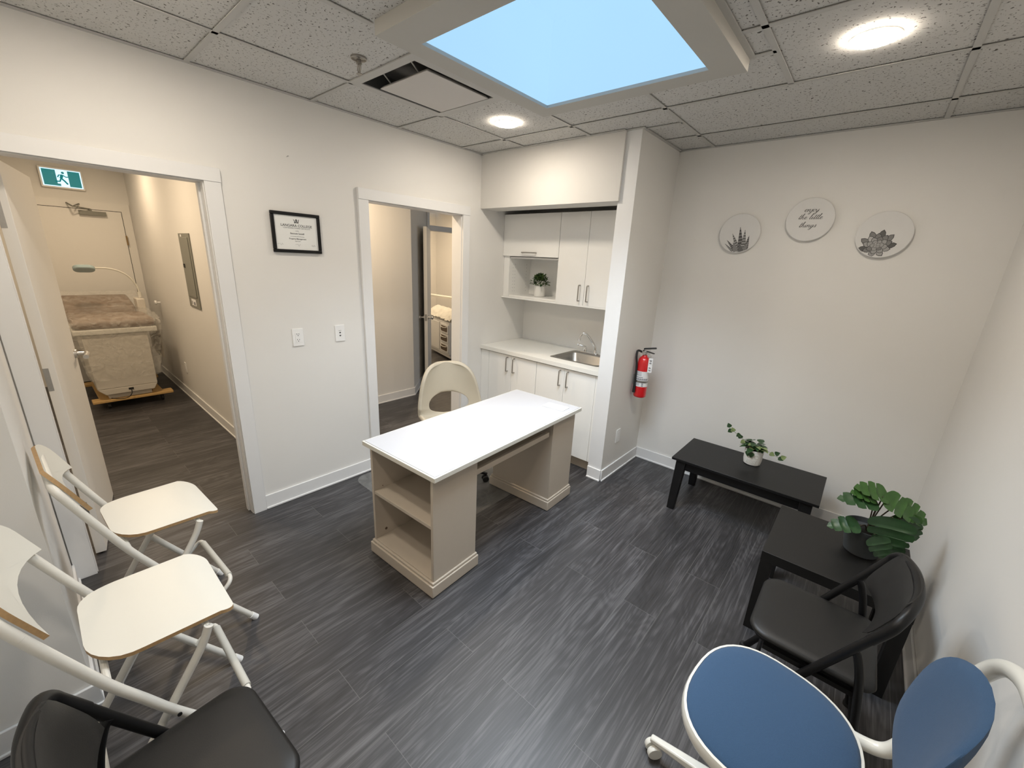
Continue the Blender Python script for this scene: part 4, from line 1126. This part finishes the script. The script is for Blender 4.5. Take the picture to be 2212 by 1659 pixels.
# ================================================================== WHITE FOLDING STOOLS
GS = 'white folding bar stools by the near left wall'
def make_stool(label):
    t = thing('folding_stool', label, 'stool', (0, 0, 0), 0, GS)
    # local: x across, y forward (0 = rear feet), seat front at y~.45
    HW = 0.219; R = 0.0125
    FZ = ((0.0, .512), (0.27, .338), (0.40, .258), (0.60, .152), (0.75, .085), (0.95, .000))
    def fy(z):
        for (a, ya), (c, yc) in zip(FZ, FZ[1:]):
            if z <= c: return ya + (yc - ya) * (z - a) / (c - a)
        return FZ[-1][1] - (z - .95) * .42
    def fpath(s_): return catmull([(s_ * HW, fy(q), q) for q in (0.012, 0.14, 0.27, 0.40, 0.50, 0.60, 0.75, 0.84)], 3)
    b = MB(); b.tube(fpath(-1), R, 16); b.build('front_leg', 'stool_metal', t)
    b = MB(); b.tube(fpath(1), R, 16); b.build('front_leg', 'stool_metal', t)
    top = fillet([(-HW, fy(0.84), 0.84), (-HW * 0.99, fy(0.920), 0.920), (HW * 0.99, fy(0.920), 0.920), (HW, fy(0.84), 0.84)], 0.085, 8)
    b = MB(); b.tube(top, R, 16); b.build('back_rail', 'stool_metal', t)
    hw2 = HW - 0.028
    for s_ in (-1, 1):
        b = MB(); b.tube(catmull([(s_ * hw2, 0.018, 0.012), (s_ * hw2, 0.105, 0.150), (s_ * hw2, 0.184, 0.276), (s_ * hw2, 0.270, 0.410), (s_ * hw2, 0.350, 0.535), (s_ * hw2, 0.378, 0.600)], 6), R * 0.95, 16)
        b.build('rear_leg', 'stool_metal', t)
        b = MB(); b.cyl((s_ * (HW + 0.013), fy(0.385), 0.385), (s_ * (HW + 0.016), fy(0.385), 0.385), 0.006, 10); b.build('pivot_bolt', 'rubber', t)
        b = MB(); b.tube([(s_ * HW, fy(0.0) , 0.001), (s_ * HW, fy(0.03), 0.03)], 0.0145, 14); b.build('foot_cap', 'plastic_white', t)
        b = MB(); b.tube([(s_ * hw2, 0.011, 0.001), (s_ * hw2, 0.030, 0.03)], 0.0142, 14); b.build('foot_cap', 'plastic_white', t)
    for q in ([(-hw2, 0.375, 0.595), (hw2, 0.375, 0.595)], [(-HW, fy(0.60), 0.60), (HW, fy(0.60), 0.60)], [(-hw2, 0.087, 0.12), (hw2, 0.087, 0.12)]):
        MB().tube(q, 0.0085, 10).build('crossbar', 'stool_metal', t)
    zj = 0.20
    lp = fillet([(-HW + .012, fy(zj), zj), (-HW + .012, fy(zj) + 0.065, 0.262), (HW - .012, fy(zj) + 0.065, 0.262), (HW - .012, fy(zj), zj)], 0.035, 6)
    b = MB(); b.tube(lp, 0.0088, 12); fr_ = b.build('footrest', 'stool_metal', t)
    b = MB(); b.cyl((-HW + .05, fy(zj) + 0.065, 0.262), (HW - .05, fy(zj) + 0.065, 0.262), 0.0125, 16); b.build('grip_sleeve', 'grip_grey', fr_)
    # seat: curved plywood
    out = rrect(-0.185, 0.124, 0.185, 0.455, [0.040, 0.055, 0.090, 0.110], 7)
    def zc(x_, y_): return 0.632 + (-0.030 * max(0, (y_ - 0.385) / 0.070) ** 1.6) + 0.010 * max(0, (0.20 - y_) / 0.075) ** 1.5
    # grid over the outline: build rings toward the centre
    c0 = Vector((0, 0.280)); rings = [1.0, 0.93, 0.8, 0.6, 0.35, 0.0]
    V = []; F = []; mi = []; n = len(out)
    for side, dz in ((0, 0.0), (1, -0.012)):
        for q in rings[:-1]:
            for (x_, y_) in out:
                xx = c0.x + (x_ - c0.x) * q; yy = c0.y + (y_ - c0.y) * q
                V.append((xx, yy, zc(xx, yy) + dz))
        V.append((c0.x, c0.y, zc(c0.x, c0.y) + dz))
    per = n * 5 + 1
    for side in (0, 1):
        o_ = side * per
        for r_ in range(4):
            for k in range(n):
                F.append([o_ + r_ * n + k, o_ + r_ * n + (k + 1) % n, o_ + (r_ + 1) * n + (k + 1) % n, o_ + (r_ + 1) * n + k]); mi.append(0)
        for k in range(n):
            F.append([o_ + 4 * n + k, o_ + 4 * n + (k + 1) % n, o_ + 5 * n]); mi.append(0)
    for k in range(n):
        F.append([k, (k + 1) % n, per + (k + 1) % n, per + k]); mi.append(1)
    b = MB(); b.add(V, F, mi); b.build('seat', ['stool_white', 'plywood'], t, smooth=40)
    # backrest board, lies on the front of the two tubes
    ax = Vector((0, -0.435, 1)).normalized()      # up along tube
    nr = Vector((0, 1, 0.435)).normalized()              # forward
    Mb_ = Matrix(((1, ax.x, nr.x, 0), (0, ax.y, nr.y, fy(0.802)), (0, ax.z, nr.z, 0.802), (0, 0, 0, 1)))
    pts = []
    w_ = 0.215; hgt = 0.168
    K = 10
    for k in range(K + 1):      # concave bottom from left to right
        s_ = -1 + 2 * k / K; pts.append((s_ * w_, 0.050 * (1 - s_ * s_)))
    for k in range(7): a = radians(-0 + 90 * k / 6); pts.append((w_ - 0.080 + 0.080 * cos(a), hgt - 0.080 + 0.080 * sin(a)))
    for k in range(7): a = radians(90 + 90 * k / 6); pts.append((-w_ + 0.080 + 0.080 * cos(a), hgt - 0.080 + 0.080 * sin(a)))
    V = []; F = []; mi = []; n = len(pts); cen = (0, 0.105)
    def bow(x_): return 0.0165 - 0.024 * (1 - (x_ / w_) ** 2)
    for dz in (0.012, 0.0):
        for q in (1.0, 0.75, 0.45):
            for (x_, y_) in pts:
                xx = x_ * q; yy = cen[1] + (y_ - cen[1]) * q
                V.append((xx, yy, bow(xx) + dz))
        V.append((0, cen[1], bow(0) + dz))
    per = 3 * n + 1
    for side in (0, 1):
        o_ = side * per
        for r_ in range(2):
            for k in range(n): F.append([o_ + r_ * n + k, o_ + r_ * n + (k + 1) % n, o_ + (r_ + 1) * n + (k + 1) % n, o_ + (r_ + 1) * n + k]); mi.append(0)
        for k in range(n): F.append([o_ + 2 * n + k, o_ + 2 * n + (k + 1) % n, o_ + 3 * n]); mi.append(0)
    for k in range(n): F.append([k, (k + 1) % n, per + (k + 1) % n, per + k]); mi.append(1)
    b = MB(Mb_); b.add(V, F, mi); b.build('backrest', ['stool_white', 'plywood'], t, smooth=40)
    return t
s1 = make_stool('white folding bar stool farther from the camera, beside the left doorway')
s1.location = (0.722, 0.108, 0); s1.rotation_euler = (0, 0, radians(3))
s2 = copy_tree(s1); s2['label'] = 'white folding bar stool nearer the camera, overlapped by a black chair seat'
s2.location = (1.322, -0.006, 0); s2.rotation_euler = (0, 0, 0)

# ================================================================== BLACK PADDED FOLDING CHAIRS
def pad(b, out, z0, th, crown=0.012, mi=0):
    """soft padded slab from an outline"""
    cx = sum(p_[0] for p_ in out) / len(out); cy = sum(p_[1] for p_ in out) / len(out); n = len(out)
    lv = [(0.93, z0), (0.985, z0 + th * .25), (1.0, z0 + th * .5), (0.985, z0 + th * .8), (0.94, z0 + th), (0.8, z0 + th + crown * .5), (0.5, z0 + th + crown * .9)]
    V = []
    for q, z_ in lv:
        for x_, y_ in out: V.append((cx + (x_ - cx) * q, cy + (y_ - cy) * q, z_))
    F = [list(range(n))[::-1]]
    for i in range(len(lv) - 1):
        for k in range(n): F.append([i * n + k, i * n + (k + 1) % n, (i + 1) * n + (k + 1) % n, (i + 1) * n + k])
    V.append((cx, cy, z0 + th + crown)); c_ = len(V) - 1; o_ = (len(lv) - 1) * n
    for k in range(n): F.append([o_ + k, o_ + (k + 1) % n, c_])
    b.add(V, F, mi)
def make_black_chair(label):
    t = thing('folding_chair', label, 'chair', (0, 0, 0), 0, 'black padded folding chairs')
    b = MB(); pad(b, rrect(-0.193, -0.185, 0.193, 0.190, [0.07, 0.07, 0.045, 0.045], 7), 0.425, 0.026, 0.006); b.build('seat', 'black_vinyl', t, smooth=60)
    b = MB(); b.prism(rrect(-0.18, -0.17, 0.18, 0.175, 0.06, 6), 0.412, 0.425); b.build('seat_pan', 'black_metal', t)
    HW = 0.208; R = 0.0135
    def ty(z): return -0.02 - (z - 0.44) / 1.95
    # one bent tube: foot, up, round the back, down to the other foot
    pts = [(-HW, ty(0.012), 0.012), (-HW, ty(0.44), 0.44), (-HW, ty(0.72), 0.72), (-HW * .98, ty(0.79) - .0, 0.79)]
    arc = [(-HW * .80, ty(0.745) - .008, 0.757), (-HW * .4, ty(0.745) - .030, 0.767), (0, ty(0.745) - .036, 0.767)]
    full = pts + arc + [(-p_[0], p_[1], p_[2]) for p_ in (pts + arc[:-1])[::-1]]
    for s_ in (-1, 1):
        leg = [(s_ * HW, ty(0.012), 0.012), (s_ * HW, ty(0.25), 0.25), (s_ * HW, ty(0.44), 0.44), (s_ * HW, ty(0.64), 0.64)]
        b = MB(); b.tube(leg, R, 16); b.build('front_leg', 'black_metal', t)
    hoop = [(-HW, ty(0.64), 0.64), (-HW, ty(0.70), 0.70), (-HW * .96, ty(0.728), 0.733)] + arc + [(-p_[0], p_[1], p_[2]) for p_ in ([(-HW, ty(0.64), 0.64), (-HW, ty(0.70), 0.70), (-HW * .96, ty(0.728), 0.733)] + arc[:-1])[::-1]]
    b = MB(); b.tube(catmull(hoop, 6), R * 1.12, 16); b.build('back_hoop', 'black_metal', t)
    for s_ in (-1, 1):
        b = MB(); b.tube(catmull([(s_ * (HW - .004), ty(0.585), 0.585), (s_ * (HW - .004), ty(0.56) - .03, 0.555), (s_ * (HW - .004), -0.135, 0.46), (s_ * (HW - .004), -0.165, 0.25), (s_ * (HW - .004), -0.19, 0.012)], 6), R * .92, 14)
        b.build('rear_leg', 'black_metal', t)
        b = MB(); b.box(s_ * 0.185 - .008, -0.14, 0.395, s_ * 0.185 + .008, 0.13, 0.413); b.build('side_rail', 'black_metal', t)
        for yy in (ty(0.0), -0.191):
            b = MB(); b.lathe([(0.017, 0.0005), (0.0175, 0.014), (0.015, 0.022)], c=(s_ * HW, yy, 0), seg=16); b.build('foot_cap', 'rubber', t)
    MB().tube([(-HW, ty(0.12), 0.12), (HW, ty(0.12), 0.12)], 0.009, 10).build('crossbar', 'black_metal', t)
    MB().tube([(-HW, -0.178, 0.14), (HW, -0.178, 0.14)], 0.009, 10).build('crossbar', 'black_metal', t)
    # curved padded backrest
    V = []; F = []; NU, NV = 16, 8
    for side in (0, 1):
        for i in range(NV + 1):
            v = i / NV
            for k in range(NU + 1):
                s_ = -1 + 2 * k / NU
                hw = 0.178 * (1 - 0.16 * (2 * v - 1) ** 4)
                edge = (1 - abs(s_) ** 5) * (1 - abs(2 * v - 1) ** 5)
                z_ = 0.614 + 0.160 * v + 0.012 * (1 - s_ * s_) * (1 if v > .5 else -0.4) * abs(2 * v - 1)
                back = 0.036 * (1 - s_ * s_)
                base = ty(z_ * 0.85 + 0.105) - back + 0.008
                th = 0.017 * edge + 0.002
                V.append((s_ * hw, base + (th if side == 0 else -th * 0.6), z_))
    per = (NU + 1) * (NV + 1)
    for side in (0, 1):
        for i in range(NV):
            for k in range(NU):
                a = side * per + i * (NU + 1) + k; F.append([a, a + 1, a + NU + 2, a + NU + 1])
    rim = [i for i in range(NU + 1)] + [(i + 1) * (NU + 1) - 1 for i in range(1, NV + 1)] + [NV * (NU + 1) + k for k in range(NU - 1, -1, -1)] + [i * (NU + 1) for i in range(NV - 1, 0, -1)]
    for i in range(len(rim)):
        a, c_ = rim[i], rim[(i + 1) % len(rim)]; F.append([a, c_, c_ + per, a + per])
    b = MB(); b.add(V, F); b.build('backrest', 'black_vinyl', t, smooth=70)
    return t
c1 = make_black_chair('black padded folding chair by the right wall, in front of the side table')
c1.location = (2.930, 1.915, 0); c1.rotation_euler = (0, 0, radians(90))
c2 = copy_tree(c1); c2['label'] = 'black padded folding chair cut off at the lower left corner of the photo'
c2.location = (1.828, 0.243, 0); c2.rotation_euler = (0, 0, radians(4))

# ================================================================== BLUE SWIVEL CHAIR
bc = thing('swivel_chair', 'blue upholstered swivel chair with a white frame loop, at the lower right', 'chair', (2.868, 1.400, 0), radians(84))
# local: +y forward (world -x), x across
def sup(a, rx, ry, e=2.4, tap=0.0):
    c_, s_ = cos(a), sin(a)
    x_ = rx * math.copysign(abs(c_) ** (2 / e), c_); y_ = ry * math.copysign(abs(s_) ** (2 / e), s_)
    return (x_ * (1 + tap * y_ / ry), y_)
SZ = 0.455
out = [sup(2 * pi * k / 48, 0.230, 0.213, 2.5, 0.04) for k in range(48)]
b = MB(); pad(b, out, SZ - 0.025, 0.030, 0.012); b.build('seat', 'blue_fabric', bc, smooth=60)
out2 = [sup(2 * pi * k / 48, 0.238, 0.221, 2.5, 0.04) for k in range(48)]
b = MB()
n = 48
lv = [(0.90, SZ - 0.055), (0.97, SZ - 0.048), (1.0, SZ - 0.032), (1.0, SZ - 0.012), (0.985, SZ - 0.002), (0.955, SZ - 0.001), (0.945, SZ - 0.012)]
V = [(x_ * q, y_ * q, z_) for q, z_ in lv for x_, y_ in out2]; F = [list(range(n))[::-1]]
for i in range(len(lv) - 1):
    for k in range(n): F.append([i * n + k, i * n + (k + 1) % n, (i + 1) * n + (k + 1) % n, (i + 1) * n + k])
b.add(V, F); b.build('seat_rim', 'chair_white', bc, smooth=60)
loop = [(-0.165, -0.090, SZ - 0.03), (-0.168, -0.150, SZ - 0.04), (-0.175, -0.215, SZ - 0.025), (-0.188, -0.245, SZ + 0.03), (-0.222, -0.272, SZ + 0.13), (-0.250, -0.302, SZ + 0.24), (-0.228, -0.332, SZ + 0.34), (-0.13, -0.352, SZ + 0.40), (0, -0.358, SZ + 0.42)]
loop = loop + [(-p_[0], p_[1], p_[2]) for p_ in loop[:-1][::-1]]
loop = [(p_[0] - 0.03 * min(1, max(0, (p_[2] - SZ) / 0.1)), p_[1] - 0.028, p_[2] + 0.035 * min(1, max(0, (p_[2] - SZ - 0.1) / 0.2))) for p_ in loop]
b = MB(); b.tube(catmull(loop, 8), 0.019, 16); b.build('back_loop', 'chair_white', bc)
# back pad
V = []; F = []; NR = 8; NK = 48
tilt = 0.30
def backp(x_, h_, off, xo=-0.03):
    y_ = -0.300 - h_ * 0.16 + 0.055 * (x_ / 0.2) ** 2 + off
    return (x_ + xo, y_, SZ + 0.245 + h_)
for side in (0, 1):
    for r_ in range(NR + 1):
        q = 1 - r_ / NR
        for k in range(NK):
            a = 2 * pi * k / NK; x_, h_ = sup(a, 0.198 * q, 0.195 * q, 2.8, 0.03)if q > 0 else (0, 0)
            th = 0.022 * (1 - q ** 6) + 0.002
            V.append(backp(x_, h_, th if side == 0 else -th * 0.5))
per = (NR + 1) * NK
for side in (0, 1):
    for r_ in range(NR):
        for k in range(NK):
            a = side * per + r_ * NK + k; c_ = side * per + r_ * NK + (k + 1) % NK
            F.append([a, c_, c_ + NK, a + NK])
for k in range(NK): F.append([k, (k + 1) % NK, per + (k + 1) % NK, per + k])
b = MB(); b.add(V, F); b.build('backrest', 'blue_fabric', bc, smooth=70)
b = MB(); b.cyl((0, 0, 0.10), (0, 0, SZ - 0.05), 0.024); b.prism(rrect(-0.09, -0.09, 0.09, 0.09, 0.02), SZ - 0.075, SZ - 0.054); b.build('gas_lift', 'chair_white', bc)
star_base(bc, 'chair_white', 0.30, 'chair_white', radians(98))

# ================================================================== HALL THINGS
es_ = 0.93
es = thing('exit_sign', 'lit green running man exit sign above the door at the end of the hall', 'exit sign', (-4.4, 0.692, 2.352))
MX = Matrix(((0, 0, 1, 0), (0.93, 0, 0, 0), (0, 0.93, 0, 0), (0, 0, 0, 1)))   # local x->+y, y->+z, z->+x
b = MB(MX); b.prism(rrect(-0.185, -0.115, 0.185, 0.115, 0.012), 0.0005, 0.04); b.build('housing', 'door_paint', es, bevel=0.003)
b = MB(MX); b.box(-0.168, -0.096, 0.040, 0.168, 0.096, 0.042); b.build('light_panel', 'exit_white', es)
for q in ((-0.158, -0.045), (0.055, 0.158)): MB(MX).box(q[0], -0.087, 0.042, q[1], 0.087, 0.043).build('green_field', 'exit_green', es)
b = MB(MX)
def limb(pts, w0): b.tube([(x_ , y_, 0.0435) for x_, y_ in pts], w0, 6)
b.lathe([(0.013, 0.0428), (0.013, 0.0445)], c=(0.015, 0.062, 0), seg=14)
limb([(0.008, 0.04), (-0.008, 0.0)], 0.014); limb([(0.008, 0.035), (-0.022, 0.034), (-0.035, 0.008)], 0.006); limb([(0.012, 0.035), (0.036, 0.018), (0.055, 0.022)], 0.006)
limb([(-0.006, 0.0), (0.018, -0.028), (0.040, -0.062)], 0.009); limb([(-0.008, 0.0), (-0.022, -0.036), (-0.060, -0.038)], 0.008)
b.box(-0.045, -0.087, 0.042, -0.02, -0.062, 0.0432)
b.build('running_figure', 'exit_green', es)

ep = thing('breaker_panel', 'tall grey electrical panel on the hall wall beyond the left doorway', 'electrical panel', (-2.032, 1.23, 1.47))
b = MB(MH); b.box(-0.18, -0.335, 0.0005, 0.18, 0.335, 0.010); b.build('cover', 'panel_grey', ep, bevel=0.002)
dr = MB(MH).box(-0.135, -0.235, 0.010, 0.135, 0.30, 0.015).build('door', 'panel_grey', ep, bevel=0.002)
MB(MH).box(-0.13, 0.03, 0.015, -0.085, 0.065, 0.020).build('latch', 'rubber', dr)
b = MB(MH); b.box(-0.09, -0.315, 0.010, 0.06, -0.255, 0.0108, 0); b.box(-0.02, -0.31, 0.0108, 0.04, -0.28, 0.0112, 1); b.box(-0.08, -0.305, 0.0108, -0.055, -0.275, 0.0112, 1); b.box(-.11, .305, .010, -.07, .325, .0108, 0)
b.build('label', ['label_white', 'label_grey'], ep)
kb = thing('door_knob', 'small white knob on the hall wall beside the wrapped bed', 'knob', (-3.69, 1.23, 1.02))
b = MB(); b.cyl((0, 0, 0), (0, -0.03, 0), 0.010); b.tube([(0, -0.03, 0), (0, -0.035, 0), (0, -0.052, 0), (0, -0.058, 0)], [0.014, 0.026, 0.026, 0.012], 18); b.build('grip', 'plastic_white', kb)

# dolly and wrapped treatment bed
dl = thing('wooden_dolly', 'light wooden dolly on casters under the wrapped treatment bed', 'dolly', (-3.45, 0.745, 0))
for xx in (0.40, -0.40):
    b = MB(); b.box(xx - 0.06, -0.32, 0.078, xx + 0.06, 0.34, 0.108); b.build('board', 'dolly_wood', dl, bevel=0.006)
b = MB(); b.box(-0.38, -0.26, 0.0785, 0.38, -0.18, 0.1075); b.box(-0.38, 0.18, 0.0785, 0.38, 0.26, 0.1075); b.build('rail', 'dolly_wood', dl)
for xx in (0.40, -0.40):
    for yy in (-0.20, 0.24):
        b = MB(Matrix.Translation((xx, yy, 0.032))); b.lathe([(0.01, -0.012), (0.030, -0.012), (0.032, -0.008), (0.032, 0.008), (0.030, 0.012), (0.01, 0.012)], seg=20, M=Matrix.Rotation(pi / 2, 4, 'X')); b.box(-0.02, -0.016, 0.02, 0.02, 0.016, 0.0455); b.build('caster', 'rubber', dl)
bd = thing('treatment_bed', 'white treatment bed with brown cushions wrapped in clear plastic, in the hall', 'treatment bed', (-2.97, 0.735, 0.1085))
b = MB()
def sec(x_, y0, y1, z_): return (x_, y0, z_), (x_, y1, z_)
zz = -0.1085
bt = [(-0.85, -0.20, 0.055), (0.0, -0.20, 0.055), (0.0, 0.19, 0.055), (-0.85, 0.19, 0.055)]
md = [(-0.85, -0.255, 0.12), (0.0, -0.255, 0.12), (0.0, 0.225, 0.12), (-0.85, 0.225, 0.12)]
tp = [(-0.85, -0.275, 0.685), (0.0, -0.275, 0.685), (0.0, 0.225, 0.685), (-0.85, 0.225, 0.685)]
b.hexa(bt, md); b.hexa(md, tp); b.box(-0.80, -0.18, 0.0, -0.05, 0.17, 0.055)
b.build('base', 'body_white', bd, bevel=0.006)
MB().box(0.0005, -0.02, 0.085, 0.006, 0.02, 0.105).build('power_socket', 'rubber', bd)
b = MB(); b.tube(catmull([(0.006, 0.0, 0.09), (0.03, -0.005, 0.05), (0.04, -0.04, 0.015), (0.04, -0.11, 0.012), (0.03, -0.17, 0.03)], 6), 0.004, 8); b.build('power_cable', 'rubber', bd)
b = MB(); b.box(-1.0, -0.33, 0.690, 0.03, 0.31, 0.745); b.build('bed_rim', 'stool_white', bd, bevel=0.012, seg=3)
b = MB(); pad(b, [(y_, x_) for x_, y_ in rrect(-0.32, -0.62, 0.31, 0.02, 0.05, 5)][::-1], 0.747, 0.085, 0.01)
b.v = [Vector((v.x, v.y, v.z)) for v in b.v]; b.build('cushion', 'cushion_brown', bd, smooth=60)
b = MB(); b.hexa([(-1.0, -0.32, 0.75), (-0.64, -0.32, 0.75), (-0.64, 0.26, 0.75), (-1.0, 0.26, 0.75)], [(-1.15, -0.32, 0.985), (-0.72, -0.32, 0.90), (-0.72, 0.26, 0.90), (-1.15, 0.26, 0.985)]); b.build('headrest', 'cushion_brown', bd, bevel=0.03, seg=3)
b = MB(); b.box(-0.75, 0.262, 0.75, -0.55, 0.335, 0.98); b.build('side_bracket', 'body_white', bd, bevel=0.01)
# plastic wrap: crinkled sheets over cushion and skirt
def sheet(fn, nu, nv, name, mat='plastic_film', amp=0.008, seed=1, parent=None):
    R = random.Random(seed); V = []; F = []
    for i in range(nu + 1):
        for j in range(nv + 1):
            p_ = Vector(fn(i / nu, j / nv)); V.append(p_ + Vector((R.uniform(-1, 1), R.uniform(-1, 1), R.uniform(-1, 1))) * amp)
    for i in range(nu):
        for j in range(nv):
            a = i * (nv + 1) + j; F.append([a, a + 1, a + nv + 2, a + nv + 1])
    b = MB(); b.add(V, F); return b.build(name, mat, parent, smooth=80)
def wrapfn(u, v):
    # u along y, v from back over the top and down the front
    y_ = -0.36 + 0.70 * u
    path = [(-1.17, 1.02), (-0.9, 0.96), (-0.66, 0.89), (-0.3, 0.865), (0.0, 0.86), (0.055, 0.80), (0.062, 0.70), (0.035, 0.55), (0.03, 0.35), (0.028, 0.22)]
    f = v * (len(path) - 1); i = min(int(f), len(path) - 2); t = f - i
    x_ = path[i][0] * (1 - t) + path[i + 1][0] * t; z_ = path[i][1] * (1 - t) + path[i + 1][1] * t
    if v > 0.65: y_ *= 1 - 0.22 * (v - 0.65) / 0.35
    return (x_, y_, z_)
sheet(wrapfn, 34, 46, 'plastic_wrap', 'plastic_film', 0.008, 3, bd)
sheet(lambda u, v: (-0.62 + 0.64 * u, 0.325 + 0.01 * sin(9 * u), 0.80 - 0.42 * v), 8, 10, 'side_flap', 'body_white', 0.004, 6, bd)
lp_ = thing('magnifier_lamp', 'white gooseneck lamp with a pale blue-grey head rising behind the wrapped bed', 'lamp', (-3.60, 1.045, 1.095))
b = MB(); b.cyl((0, 0, 0.0), (0, 0, 0.06), 0.018); b.build('clamp', 'stool_white', lp_)
b = MB(); b.tube(catmull([(0, 0, 0.05), (0, -0.01, 0.13), (0, -0.06, 0.23), (0, -0.13, 0.29), (0, -0.22, 0.32), (0, -0.32, 0.325)], 8), 0.0085, 12); b.build('gooseneck', 'stool_white', lp_)
b = MB(Matrix.Translation((0, -0.405, 0.315)) @ Matrix.Rotation(radians(-28), 4, 'Y')); b.prism(rrect(-0.06, -0.085, 0.06, 0.085, 0.055, 8), -0.02, 0.02); b.build('lamp_head', 'lens_grey', lp_, bevel=0.01, seg=3)

# back room: wrapped cabinet with drawers
bk = thing('drawer_cabinet', 'white wheeled treatment cabinet with three brown-fronted drawers in the back room', 'cabinet', (-2.45, 4.735, 0), math.atan2(0.24, -0.79))
# local x from near right corner toward the left (away); local y = depth away (negative side)
b = MB(); b.box(0, 0, 0.09, 0.95, -0.42, 0.66); b.box(0.02, -0.03, 0.03, 0.93, -0.40, 0.09); b.build('body', 'plastic_white', bk, bevel=0.008)
for k in range(3):
    z0 = 0.13 + 0.165 * k
    d_ = MB().box(0.015, 0.0005, z0, 0.34, 0.018, z0 + 0.155).build('drawer', 'plastic_white', bk, bevel=0.004)
    b = MB(); b.prism(rrect(0.045, z0 + 0.03, 0.315, z0 + 0.125, 0.03, 6), 0, 0.004, M=Matrix(((1, 0, 0, 0), (0, 0, 1, 0.018), (0, 1, 0, 0), (0, 0, 0, 1)))); b.build('front_panel', 'dark_brown', d_)
    b = MB(); b.tube(catmull([(0.055, 0.024, z0 + 0.112), (0.12, 0.045, z0 + 0.105), (0.24, 0.045, z0 + 0.105), (0.305, 0.024, z0 + 0.112)], 6), 0.008, 10); b.build('handle', 'stool_white', d_)
MB().box(0.40, 0.0005, 0.13, 0.90, 0.014, 0.62).build('door', 'plastic_white', bk, bevel=0.003)
qt = sheet(lambda u, v: (-0.05 + 1.05 * u, 0.02 - 0.45 * v, 0.70 + 0.14 * sin(pi * v)), 30, 16, 'quilted_cover', 'stool_white', 0.013, 9, None)
qt.location = bk.location; qt.rotation_euler = bk.rotation_euler
tag(qt, 'crumpled white plastic-covered quilt lying on the drawer cabinet in the back room', 'cover')
rl = thing('shelf_rail', 'low white ledge with a patterned box behind the cabinet in the back room', 'shelf', (-3.0, 5.35, 0.98))
MB().box(-0.9, -0.08, 0, 0.9, 0.08, 0.03).build('ledge', 'stool_white', rl)
b = MB(); b.box(-0.88, -0.06, -0.98, -0.80, 0.06, 0); b.box(0.80, -0.06, -0.98, 0.88, 0.06, 0); b.build('support', 'stool_white', rl)
